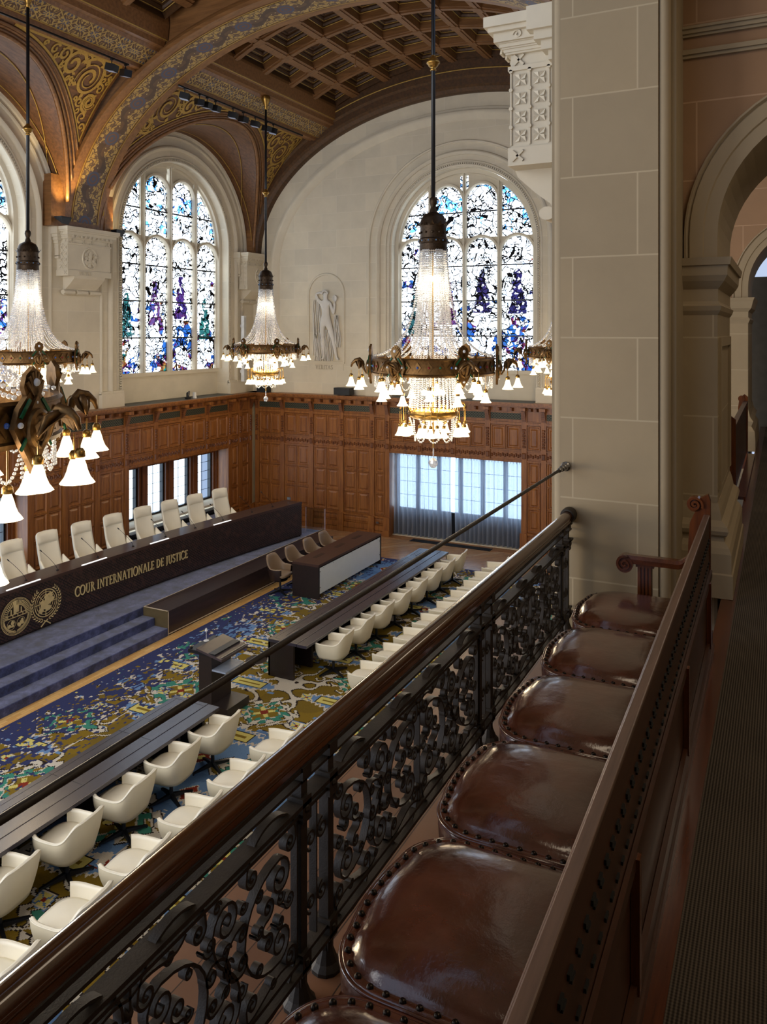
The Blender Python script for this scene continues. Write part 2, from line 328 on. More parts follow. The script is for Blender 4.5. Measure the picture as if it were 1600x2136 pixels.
# ------------------------------------------------------------------ mesh helpers
class MB:
    def __init__(s): s.v=[]; s.f=[]; s.m=[]; s.mi=0; s.uv=None
    def add(s,vs_,fs):
        o=len(s.v); s.v+= [tuple(q) for q in vs_]; s.f+=[tuple(i+o for i in f) for f in fs]; s.m+=[s.mi]*len(fs)
    def box(s,x0,x1,y0,y1,z0,z1):
        s.add([(x0,y0,z0),(x1,y0,z0),(x1,y1,z0),(x0,y1,z0),(x0,y0,z1),(x1,y0,z1),(x1,y1,z1),(x0,y1,z1)],
              [(0,3,2,1),(4,5,6,7),(0,1,5,4),(1,2,6,5),(2,3,7,6),(3,0,4,7)])
    def mbox(s,mp,u0,u1,v0,v1,n0,n1):
        P=[mp(u,v,n) for n in (n0,n1) for u,v in ((u0,v0),(u1,v0),(u1,v1),(u0,v1))]
        s.add(P,[(0,3,2,1),(4,5,6,7),(0,1,5,4),(1,2,6,5),(2,3,7,6),(3,0,4,7)])
    def bev(s,mp,u0,u1,v0,v1,n0,n1,b,open_back=True):
        """raised field: base rect at n0 tapering to n1 by bevel b"""
        P=[mp(*q) for q in ((u0,v0,n0),(u1,v0,n0),(u1,v1,n0),(u0,v1,n0),(u0+b,v0+b,n1),(u1-b,v0+b,n1),(u1-b,v1-b,n1),(u0+b,v1-b,n1))]
        s.add(P,[(4,5,6,7),(0,1,5,4),(1,2,6,5),(2,3,7,6),(3,0,4,7)])
    def grid(s,rows,closeu=False,closev=False):
        R=len(rows); K=len(rows[0]); o=[]; vs_=[p for r in rows for p in r]; fs=[]
        for i in range(R if closev else R-1):
            for j in range(K if closeu else K-1):
                a=i*K+j; b=i*K+(j+1)%K; c=((i+1)%R)*K+(j+1)%K; d=((i+1)%R)*K+j
                fs.append((a,b,c,d))
        s.add(vs_,fs)
    def prism(s,poly,f,h0,h1):
        """poly 2D, f(a,b,h)->3D"""
        n=len(poly); P=[f(a,b,h0) for a,b in poly]+[f(a,b,h1) for a,b in poly]
        s.add(P,[tuple(range(n))[::-1],tuple(range(n,2*n))]+[(i,(i+1)%n,n+(i+1)%n,n+i) for i in range(n)])
    def tube(s,pts,r,n=8,cap=True):
        pts=[Vector(p) for p in pts]; rows=[]; up=Vector((0,0,1)); prev=None
        for i,p in enumerate(pts):
            t=(pts[min(i+1,len(pts)-1)]-pts[max(i-1,0)]).normalized()
            if prev is None:
                a=t.cross(up); a=a if a.length>1e-3 else t.cross(Vector((1,0,0))); a.normalize()
            else:
                a=prev-t*prev.dot(t); a.normalize()
            prev=a; b=t.cross(a); rr=r[i] if isinstance(r,(list,tuple)) else r
            rows.append([p+a*(rr*cos(2*pi*k/n))+b*(rr*sin(2*pi*k/n)) for k in range(n)])
        o=len(s.v); s.grid(rows,closeu=True)
        if cap:
            s.f.append(tuple(o+k for k in range(n))[::-1]); s.m.append(s.mi)
            e=o+(len(pts)-1)*n; s.f.append(tuple(e+k for k in range(n))); s.m.append(s.mi)
    def lathe(s,prof,c=(0,0,0),n=20,a0=0,a1=2*pi,flute=0,nf=0):
        full=abs(a1-a0-2*pi)<1e-6; K=n if full else n+1; rows=[]
        for r,z in prof:
            row=[]
            for k in range(K):
                a=a0+(a1-a0)*k/n; rr=r*(1+(flute*cos(nf*a) if nf else 0))
                row.append((c[0]+rr*cos(a),c[1]+rr*sin(a),c[2]+z))
            rows.append(row)
        s.grid(rows,closeu=full)
    def sphere(s,c,r,n=8,m=6,sz=1):
        s.lathe([(max(1e-4,r*sin(pi*i/m)),-r*sz*cos(pi*i/m)) for i in range(m+1)],c,n)
    def sweep(s,mp,path,prof,closed=False):
        """path [(u,v,ru,rv)], prof [(dr,n)]"""
        s.grid([[mp(u+ru*d,v+rv*d,n) for d,n in prof] for u,v,ru,rv in path],closeu=closed)
    def ribbon(s,path,f,th,d0,d1):
        """2D path -> flat bar of thickness th, between depths d0,d1; f(a,b,h)"""
        rows=[]; K=len(path)
        for i,(a,b) in enumerate(path):
            p=path[max(i-1,0)]; q=path[min(i+1,K-1)]; tx,ty=q[0]-p[0],q[1]-p[1]; l=math.hypot(tx,ty) or 1; nx,ny=-ty/l*th/2,tx/l*th/2
            rows.append([f(a+nx,b+ny,d0),f(a+nx,b+ny,d1),f(a-nx,b-ny,d1),f(a-nx,b-ny,d0)])
        s.grid(rows,closeu=True)
    def build(s,name,mat,parent=None,smooth=False,kind=None,loc=None,weld=False,auto=None):
        me=bpy.data.meshes.new(name); me.from_pydata([tuple(v) for v in s.v],[],s.f)
        mats=mat if isinstance(mat,(list,tuple)) else [mat]
        for m in mats: me.materials.append(m)
        if len(mats)>1: me.polygons.foreach_set('material_index',s.m)
        if smooth: me.polygons.foreach_set('use_smooth',[True]*len(s.f))
        if weld:
            bm=bmesh.new(); bm.from_mesh(me); bmesh.ops.remove_doubles(bm,verts=bm.verts,dist=1e-4); bmesh.ops.recalc_face_normals(bm,faces=bm.faces); bm.to_mesh(me); bm.free()
        if s.uv:
            at=me.attributes.new('uvw','FLOAT_VECTOR','POINT'); at.data.foreach_set('vector',[c for q in s.uv for c in q])
        me.update()
        if auto:
            me.polygons.foreach_set('use_smooth',[True]*len(me.polygons))
            try: me.set_sharp_from_angle(angle=math.radians(auto))
            except Exception: pass
        o=bpy.data.objects.new(name,me); C.objects.link(o)
        if parent is not None: o.parent=parent
        if loc: o.location=loc
        if kind: o['kind']=kind
        return o
def thing(name,label,cat,loc=(0,0,0),rz=0,group=None):
    o=bpy.data.objects.new(name,None); C.objects.link(o); o.empty_display_size=.1; o.location=loc; o.rotation_euler=(0,0,rz)
    o['label']=label; o['category']=cat
    if group: o['group']=group
    return o
def tag(o,label,cat,group=None):
    o['label']=label; o['category']=cat
    if group: o['group']=group
    return o
def kids(o): return [c for c in bpy.data.objects if c.parent==o]
def dup(root,loc,rz=None,label=None,group=None):
    r=root.copy(); C.objects.link(r); r.location=loc
    if rz is not None: r.rotation_euler=(0,0,rz)
    if label: r['label']=label
    if group: r['group']=group
    for ch in CH.setdefault(root.name,kids(root)):
        c=ch.copy(); C.objects.link(c); c.parent=r
        for g in CH.setdefault(ch.name,kids(ch)):
            d=g.copy(); C.objects.link(d); d.parent=c
    return r
CH={}
def arcpath(uc,vc,R,v0,n=40,a0=0,a1=pi,legs=True,b=None):
    """semi-circular (or elliptical with b) arch with straight legs down to v0"""
    b=b or R; P=[]
    if legs: P.append((uc+R*cos(a0),v0,1,0))
    for k in range(n+1):
        a=a0+(a1-a0)*k/n; nx,ny=cos(a)/R,sin(a)/b; l=math.hypot(nx,ny); P.append((uc+R*cos(a),vc+b*sin(a),nx/l,ny/l))
    if legs: P.append((uc+R*cos(a1),v0,-1,0))
    return P
XL,YE=-17.3,24.0
mapL=lambda u,v,n:(XL+n,u,v)
mapE=lambda u,v,n:(u,YE-n,v)
def bez(p0,p1,p2,p3,n=12):
    out=[]
    for i in range(n+1):
        t=i/n; a=(1-t)**3; b=3*(1-t)**2*t; c=3*(1-t)*t*t; d=t**3
        out.append((a*p0[0]+b*p1[0]+c*p2[0]+d*p3[0],a*p0[1]+b*p1[1]+c*p2[1]+d*p3[1]))
    return out
def spiral(c,r,a0,turns,dr,n=26,rin=.18):
    """outer end first"""
    return [(c[0]+(r*(1-(1-rin)*(i/n)**.85))*cos(a0+dr*turns*2*pi*i/n),c[1]+(r*(1-(1-rin)*(i/n)**.85))*sin(a0+dr*turns*2*pi*i/n)) for i in range(n+1)]
def scroll(cA,rA,aA,dA,cB,rB,aB,dB,k=1.0,tA=1.4,tB=1.4,n=26):
    """one bar with a spiral at each end; aA,aB = where the bar leaves each spiral"""
    A=spiral(cA,rA,aA,tA,dA,n); B=spiral(cB,rB,aB,tB,dB,n)
    pA,pB=A[0],B[0]; tgA=(sin(aA)*dA,-cos(aA)*dA); tgB=(sin(aB)*dB,-cos(aB)*dB)
    D=math.hypot(pA[0]-pB[0],pA[1]-pB[1])*.45*k
    mid=bez(pA,(pA[0]+tgA[0]*D,pA[1]+tgA[1]*D),(pB[0]+tgB[0]*D,pB[1]+tgB[1]*D),pB,14)
    return A[::-1]+mid[1:-1]+B
# ------------------------------------------------------------------ the hall shell
XC,A_,B_,ZS=-9.3,7.78,6.0,9.3           # vault ellipse (centre, half width, rise, springing)
def ell_x(z,a=A_,b=B_,side=-1):
    q=max(0,1-((z-ZS)/b)**2); return XC+side*a*math.sqrt(q)
def ell_z(x,a=A_,b=B_):
    return ZS+b*math.sqrt(max(0,1-((x-XC)/a)**2))
m=MB(); m.box(-18.2,2.6,-2,24.8,-.2,0); m.build('floor',M['parq'],kind='structure')
m=MB(); m.box(-11.94,-7.0+5.9,22.95+.62,23.02+.92,.0,.006); o=m.build('trim_1',M['plank'],kind='structure')
m=MB(); m.box(-12.23,-11.94,-.5,21.4,0,.012); m.build('trim_2',M['gstrip'],kind='structure')
# walls with arched window openings
def arched_wall(name,mp,u0,u1,v0,v1,holes,mat,depth=.5,rects=()):
    m=MB(); N=28
    hs=sorted(holes)
    cuts=[u0]+[x for h in hs for x in (h[0]-h[2],h[0]+h[2])]+[u1]
    for i in range(0,len(cuts),2):
        a,b=cuts[i],cuts[i+1]
        # plain pier between holes; rects = openings low down (ua,ub,va,vb)
        m.mbox(mp,a,b,4.4,v1,-.6,0)
    for uc,vc,R,sill in hs:
        m.mbox(mp,uc-R,uc+R,4.4,sill,-.6,0)
        us=[uc-R*cos(pi*k/N) for k in range(N+1)]; zs=[vc+R*sin(pi*k/N) for k in range(N+1)]
        m.grid([[mp(u,z,0),mp(u,v1,0)] for u,z in zip(us,zs)])
        m.grid([[mp(u,z,0),mp(u,z,-depth)] for u,z in list(zip(us,zs))])
        pass
    # lower wall
    rs=sorted(rects); x=u0
    for ua,ub,va,vb in rs:
        m.mbox(mp,x,ua,v0,4.4,-.6,0); m.mbox(mp,ua,ub,v0,va,-.6,0); m.mbox(mp,ua,ub,vb,4.4,-.6,0); x=ub
    m.mbox(mp,x,u1,v0,4.4,-.6,0)
    return m.build(name,mat,kind='structure')
WL=[(20.0,9.66,2.52,5.5),(11.65,9.66,2.52,5.5)]
arched_wall('wall_left',mapL,2,24.6,0,15.5,[(h[0],h[1],h[2],4.55) for h in WL],M['stx'],rects=[(17.55,22.3,.7,2.78),(9.3,14.1,.7,2.78)])
arched_wall('wall_far',mapE,-17.9,-1.3,0,16,[(-9.22,9.58,2.46,4.55)],M['sty'],rects=[(-11.68,-7.08,.02,2.79)])
# window builder: mullions, tracery, bars, glass
def big_window(num,mp,uc,vc,R,sill,n,label=None):
    m=MB(); w=2*R/4.; mw=.065; zt=sill+4.25-(.1 if 'E' in num else 0)
    def ring(u,z,r,v0,wd=.09,a0=0,a1=pi):
        m.sweep(mp,arcpath(u,z,r,v0,18,a0,a1),[(-.0,n-.06),(-.0,n+.08),(.03,n+.12),(wd,n+.12),(wd,n-.06)],closed=True)
    for k in range(4):
        u=uc-R+w*(k+.5); r=w/2-mw; ring(u,zt-r,r,sill)
    for k in (1,2,3):
        u=uc-R+w*k; ztop=vc+math.sqrt(max(0,R*R-(u-uc)**2))
        m.mbox(mp,u-.05,u+.05,sill,ztop,n-.06,n+.10); m.mbox(mp,u-.022,u+.022,sill,ztop,n+.10,n+.16)
    # upper centre lights with round heads and stone infill above
    for sg in (-1,1):
        u=uc+sg*w/2; r=w/2-mw; zz=vc+R-.42-r+.0
        ring(u,zz,r,zt+.02)
        rows=[]
        for k in range(17):
            a=pi*k/16; x=u+r*cos(a); z=zz+r*sin(a)
            if abs(x-uc)<.14: x=uc+sg*.14
            rows.append([mp(x,z,n+.05),mp(x,max(z,vc+math.sqrt(max(0,(R+.02)**2-(x-uc)**2))),n+.05)])
        m.grid(rows)
        # quarter lights at the sides
        m.mbox(mp,uc+sg*(w)-.0,uc+sg*(w+.09),zt,vc+math.sqrt(R*R-(w+.05)**2),n-.02,n+.07)
    # spandrels above the lower heads
    for k in range(4):
        u=uc-R+w*(k+.5)
        for sg in (-1,1):
            r=w/2-mw; P=[(u+sg*(r+.09)*sin(a),zt-r+(r+.09)*cos(a)) for a in [pi/2*j/6 for j in range(2,7)]]
            m.grid([[mp(x,z,n+.06),mp(u+sg*w/2,z,n+.06)] for x,z in P])
    # outer jamb mouldings
    m.sweep(mp,arcpath(uc,vc,R,sill,40),[(-.09,n-.05),(-.09,n+.05),(-.04,n+.09),(-.03,n+.16),(.10,n+.20)])
    m.mbox(mp,uc-R,uc+R,sill-.12,sill,n-.1,n+.1)
    tr=m.build(num,M['st'],kind='structure',auto=40)
    m=MB(); N=40
    us=[uc-R*cos(pi*k/N) for k in range(N+1)]; zs=[vc+R*sin(pi*k/N) for k in range(N+1)]
    m.grid([[mp(u,sill,n-.02),mp(u,z,n-.02)] for u,z in zip(us,zs)]); m.uv=[((u-uc)/w+10,z,float(num[-1])) for u,zz_ in zip(us,zs) for z in (sill,zz_)]; m.build('glass',M['glass'],tr)
    m=MB()
    for z in (sill+1.08,sill+2.22,sill+3.35,sill+5.1):
        hw=R if z<vc else math.sqrt(max(.01,R*R-(z-vc)**2)); m.mbox(mp,uc-hw,uc+hw,z-.022,z+.022,n-.01,n+.02)
    m.build('glazing_bar',M['blackm'],tr)
    # sill wall below the glass, with reveal ledge
    m=MB(); m.mbox(mp,uc-R-.1,uc+R+.1,4.55,sill-.1,n-.12,n-.02); m.build('sill_wall',M['st'],tr)
    return tr
big_window('window_1',mapL,20.0,9.66,2.44,5.5,-.45)
big_window('window_2',mapL,11.65,9.66,2.44,5.5,-.45)
big_window('window_3',mapE,-9.24,9.58,2.36,5.55,-.45)
# ring mouldings around each window + dentil
def surround(i,mp,uc,vc,foot=5.0):
    m=MB(); 
    m.sweep(mp,arcpath(uc,vc,2.50,foot),[(0,-.06),(0,.03),(.02,.05),(.05,.05)])
    m.sweep(mp,arcpath(uc,vc,2.62,foot),[(0,.0),(.02,.03),(.05,.03),(.07,.0)])
    m.sweep(mp,arcpath(uc,vc,2.86,foot),[(0,.0),(0,.04),(.04,.085),(.09,.10),(.13,.08),(.15,.03),(.16,0)])
    m.sweep(mp,arcpath(uc,vc,3.24,foot),[(0,0),(.02,.04),(.06,.05),(.08,.04),(.10,0)])
    for sg in (-1,1):
        a,b=sorted((uc+sg*2.50,uc+sg*3.36)); m.mbox(mp,a,b,foot-.42,foot,0,.12); m.mbox(mp,a,b,foot-.02,foot+.07,0,.09)
    o=m.build('trim_%d'%i,M['st'],kind='structure',auto=40)
    m=MB()
    P=arcpath(uc,vc,2.545,foot,110)
    L=[]; 
    for k in range(int((vc-foot)/.072)): L+= [(uc-2.545,foot+.07+k*.072,-1,0),(uc+2.545,foot+.07+k*.072,1,0)]
    for u,v,ru,rv in L+P[1:-1]:
        tx,ty=-rv,ru; h=.02
        Q=[(u+tx*h*sx+ru*q,v+ty*h*sx+rv*q) for sx,q in ((-1,0),(1,0),(1,.05),(-1,.05))]
        m.add([mp(a,b,.0) for a,b in Q]+[mp(a,b,.05) for a,b in Q],[(4,5,6,7),(0,1,5,4),(1,2,6,5),(2,3,7,6),(3,0,4,7)])
    m.build('dentil_course',M['st'],o)
    return o
surround(3,mapL,20.0,9.66); surround(4,mapL,11.65,9.66); surround(5,mapE,-9.24,9.58)
# big wall arch moulding on the far wall
m=MB(); m.sweep(mapE,arcpath(XC,9.0,6.95,4.6,60,b=4.62),[(-.1,0),(-.06,.06),(.02,.09),(.06,.14),(.13,.16),(.19,.14),(.22,.06),(.30,.05),(.32,0)]); m.build('trim_6',M['st'],kind='structure',auto=40)
m=MB(); m.sweep(mapL,arcpath(20.0,9.66,3.42,9.5,40),[(-.02,0),(0,.06),(.08,.08),(.1,0)]); m.sweep(mapL,arcpath(11.65,9.66,3.42,9.5,40),[(-.02,0),(0,.06),(.08,.08),(.1,0)]); m.build('trim_7',M['st'],kind='structure',auto=40)
# ------------------------------------------------------------------ timber vault
ZB=13.62                    # underside of the long beam
LR=3.56; LZ=9.66            # lunette radius, centre height
def side_vault(yc,y0,y1,side):
    """wood spandrel surface between beam, ribs and the lunette arch, and the lunette soffit"""
    xs=lambda z,off=0:(ell_x(z,A_+off,B_+off,side))
    m=MB(); n=64
    ys=sorted(set([y0,y1]+[yc-LR*cos(pi*k/n) for k in range(n+1)]))
    ys=[y for y in ys if y0<=y<=y1]
    rows=[]
    for y in ys:
        dy=abs(y-yc); zl=9.5 if dy>=LR-1e-6 else max(9.5,LZ+math.sqrt(LR*LR-dy*dy))
        rows.append([(xs(zl+(ZB+.1-zl)*j/14),y,zl+(ZB+.1-zl)*j/14) for j in range(15)])
    m.grid(rows); o=m.build('ceiling_spandrel',M['vault'],CEIL,smooth=True)
    m=MB(); xw=XL-.02 if side<0 else -1.3
    rows=[]
    for k in range(49):
        a=pi*k/48; y=yc-LR*cos(a); z=LZ+LR*sin(a); xe=xs(z)
        if y<y0-.3 or y>y1+.3: pass
        rows.append([(xw+(xe-xw)*j/8,y,z-.10*(1-j/8)*sin(a)) for j in range(9)])
    m.grid(rows); m.build('lunette_soffit',M['vault'],CEIL,smooth=True)
    # arch mouldings following the intersection
    def ipath(r,off):
        P=[]
        for k in range(61):
            a=pi*k/60; y=yc-r*cos(a); z=LZ+(LR+(r-LR)*.42)*sin(a)
            if z<9.55: z=9.55
            x=xs(z,-off); P.append((x,y,z))
        return P
    for r,rad,off,mt in ((LR+.05,.055,.03,'vaultr'),(LR+.2,.04,.02,'vault'),(LR+.32,.03,.02,'vaultr'),(LR+.46,.028,.02,'vault')):
        m=MB(); m.tube([p for p in ipath(r,off) if y0-.05<=p[1]<=y1+.05],rad,6); m.build('arch_moulding',M[mt],CEIL,smooth=True)
    # broad flat arch band
    m=MB(); pa=ipath(LR-.02,.015); pb=ipath(LR+.5,.015)
    rows=[[a,b] for a,b in zip(pa,pb) if y0-.2<=b[1]<=y1+.2]; m.grid(rows); m.build('arch_band',M['vaultr'],CEIL,smooth=True)
    m=MB(); P=[]; 
    for k in range(61):
        a=pi*k/60; y=yc-(LR-.05)*cos(a); z=LZ+(LR-.05)*sin(a); P.append((xs(z)+side*.55,y,z))
    m.tube([(x,y,z) for x,y,z in P if z>10],.014,5); 
    P=[]
    for k in range(61):
        a=pi*k/60; P.append((XL+.28 if side<0 else -1.6,yc-(LR-.05)*cos(a),LZ+(LR-.08)*sin(a)))
    m.tube([(x,y,z) for x,y,z in P if z>10],.014,5); m.build('gold_line',M['goldd'],CEIL,smooth=True)
    # painted gold scrollwork in the two spandrel corners
    def surf(y,z,h): return (xs(z,-.012-h),y,z)
    for sg,yb in ((-1,y0),(1,y1)):
        RY,RZ=LR+.52,LR+.24; yin=yb-sg*.10; zt=ZB-.17
        # boundary line
        q_=abs(yin-yc)/RY; zlo=LZ+RZ*math.sqrt(max(0,1-q_*q_)); zlo=max(zlo,10.5)
        y_end=yc+sg*RY*math.sqrt(max(0,1-((zt-LZ)/RZ)**2)) if zt-LZ<RZ else yc
        top=[(yin+(y_end-yin)*t/20,zt) for t in range(21)]
        sidep=[(yin,zlo+(zt-zlo)*t/14) for t in range(15)]
        a1=math.acos(min(1,abs(y_end-yc)/RY)); a2=max(math.asin(min(1,(zlo-LZ)/RZ)),0)
        arc=[(yc+sg*RY*cos(a1+(a2-a1)*t/24),LZ+RZ*sin(a1+(a2-a1)*t/24)) for t in range(25)]
        arc=[(y,min(z,zt)) for y,z in arc]
        m=MB()
        for path in (top,sidep,arc): m.ribbon(path,surf,.035,0,.008)
        # scrolls: fill by circles packed in the region
        rnd=random.Random(int(yc*10)+sg+(50 if side>0 else 0)); cs=[]
        inside=lambda y,z,r:(sg*(yin-y)>r and z<zt-r*.75 and math.hypot((y-yc)/RY,(z-LZ)/RZ)>1+r*.9/RZ and z>zlo)
        for R0 in (.46,.36,.29,.23,.18,.14,.11,.08,.06):
            for _ in range(900):
                y=yin-sg*rnd.random()*abs(yin-y_end); z=zlo+rnd.random()*(zt-zlo)
                if inside(y,z,R0) and all(math.hypot(y-a,z-b)>(R0+c)*.80 for a,b,c in cs): cs.append((y,z,R0))
        for i,(y,z,r) in enumerate(cs):
            dr=1 if i%2 else -1; a0=rnd.random()*6.28
            sp=spiral((y,z),r,a0,1.5 if r>.15 else 1.1,dr,26 if r>.15 else 14,.2)
            m.ribbon(sp,surf,.06 if r>.2 else .038,0,.01)
            if r>.15:
                m.ribbon(spiral((y,z),r*.8,a0+.9,1.2,dr,20,.25),surf,.022,0,.01)
                for q in range(5):
                    aa=a0+q*1.25; p=(y+r*.62*cos(aa),z+r*.62*sin(aa)); d=(cos(aa+dr*.8),sin(aa+dr*.8)); L=r*.38
                    if inside(p[0],p[1],0): m.add([surf(p[0],p[1],.01),surf(p[0]+d[0]*L*.5-d[1]*L*.3,p[1]+d[1]*L*.5+d[0]*L*.3,.012),surf(p[0]+d[0]*L,p[1]+d[1]*L,.01),surf(p[0]+d[0]*L*.5+d[1]*L*.3,p[1]+d[1]*L*.5-d[0]*L*.3,.012)],[(0,1,2,3)])
        m.build('painted_scrollwork',M['goldd'],CEIL)
CEIL=MB(); CEIL.grid([[(ell_x(z,A_+1.0,B_+.9,-1) if t<0 else ell_x(z,A_+1.0,B_+.9,1),y,z) for z,t in [(ZB+.25+(ZS+B_+.9-ZB-.25)*sin(pi/2*i/10),-1) for i in range(11)]+[(ZB+.25+(ZS+B_+.9-ZB-.25)*sin(pi/2*i/10),1) for i in range(9,-1,-1)]] for y in (-2.5,25)])
CEIL=CEIL.build('ceiling',M['vaultd'],kind='structure')
BAYS=[(20.02,16.62,23.62),(11.65,8.3,15.18)]
for yc,y0,y1 in BAYS:
    side_vault(yc,y0,y1,-1)
side_vault(20.02,16.62,23.62,1)
# transverse ribs with painted soffit
def trib(y0,y1,b=5.18,paint=True,bo=6.3,kmax=72):
    m=MB(); a_=7.78; mi=[]
    N=kmax; ang=[pi*k/N for k in range(N+1)]
    P=lambda t,a,bb:(XC-a*cos(t),ZS+.22+ (bb-.22)*sin(t))
    # soffit, two faces with stepped mouldings
    prof=[(1.1,y0+.16),(.30,y0+.16),(.22,y0+.10),(.12,y0+.06),(.10,y0),(0,y0),(0,y1),(.10,y1),(.12,y1-.06),(.22,y1-.10),(.30,y1-.16),(1.1,y1-.16)]
    rows=[]
    for t in ang:
        x0,z0=P(t,a_,b); nx,nz=-cos(t)/a_,sin(t)/b; l=math.hypot(nx,nz)
        rows.append([(x0+nx/l*d,y,z0+nz/l*d) for d,y in prof])
    m.grid(rows); m.build('rib',M['vaultr'],CEIL)
    if paint:
        ym=(y0+y1)/2; hw=.41
        for w0,w1,mt,d in ((-hw,hw,'ribp',-.012),(-hw-.06,-hw-.03,'goldd',-.014),(hw+.03,hw+.06,'goldd',-.014)):
            m=MB(); rows=[]; uv=[]; s=0; last=None
            for t in ang:
                if t<.02 or t>pi-.02: continue
                x0,z0=P(t,a_,b); nx,nz=-cos(t)/a_,sin(t)/b; l=math.hypot(nx,nz)
                if last: s+=math.hypot(x0-last[0],z0-last[1])
                last=(x0,z0); row=[]
                for j in range(3):
                    wv=w0+(w1-w0)*j/2; row.append((x0+nx/l*d,ym+wv,z0+nz/l*d)); uv.append((s,wv,0))
                rows.append(row)
            m.grid(rows); m.uv=uv; m.build('painted_band',M[mt],CEIL)
trib(15.18,16.62)
trib(6.9,8.3)
# rib against the far wall
m=MB(); rows=[]
prof=[(1.1,23.55),(.42,23.55),(.36,23.62),(.16,23.62),(.10,23.70),(.0,23.78),(-.02,23.9),(-.02,24.02)]
for k in range(73):
    t=pi*k/72; a_=7.66; b=5.08; x0,z0=XC-a_*cos(t),ZS+.22+(b-.22)*sin(t); nx,nz=-cos(t)/a_,sin(t)/b; l=math.hypot(nx,nz)
    rows.append([(x0+nx/l*d,y,z0+nz/l*d) for d,y in prof])
m.grid(rows); m.build('end_rib',M['vaultd'],CEIL)
m=MB(); rows=[]
for k in range(2,71):
    t=pi*k/72; a_=7.66; b=5.08; x0,z0=XC-a_*cos(t),ZS+.22+(b-.22)*sin(t); nx,nz=-cos(t)/a_,sin(t)/b; l=math.hypot(nx,nz); rows.append((x0+nx/l*.62,23.53,z0+nz/l*.62))
m.tube(rows,.02,5); m.build('gold_line',M['goldd'],CEIL)
# long beams with painted frieze
for sg in (-1,1):
    def bx(x): return XC+sg*(abs(x-XC))
    for y0,y1 in ((16.5,23.7),(8.2,15.3),(-2.4,6.95)):
        m=MB()
        prof=[(-14.95,13.60),(-14.62,13.36),(-14.55,13.42),(-14.50,13.36),(-14.40,13.38),(-14.38,13.46),(-14.30,13.46)]
        prof2=[(-13.93,13.74),(-13.86,13.72),(-13.82,13.80),(-13.70,13.82),(-13.68,13.95),(-13.60,14.0),(-13.55,14.35),(-13.6,14.9)]
        for pr_ in (prof,prof2): m.grid([[(bx(x),y,z) for x,z in pr_] for y in (y0,y1)])
        m.grid([[(bx(-14.95),y,13.6),(bx(-14.95),y,14.6)] for y in (y0,y1)])
        m.build('long_beam',M['vaultr'],CEIL)
        m=MB(); uv=[]; rows=[]
        for k in range(2):
            y=(y0,y1)[k]; rows.append([(bx(-14.30),y,13.46),(bx(-14.115),y,13.6),(bx(-13.93),y,13.74)]); uv+=[(y,-.24,0),(y,0,0),(y,.24,0)]
        m.grid(rows); m.uv=uv; m.build('painted_frieze',M['frieze'],CEIL)
        m=MB(); m.tube([(bx(-13.62),y0,13.98),(bx(-13.62),y1,13.98)],.018,5); m.tube([(bx(-14.3),y0,13.455),(bx(-14.3),y1,13.455)],.012,5); m.build('gold_line',M['goldd'],CEIL)
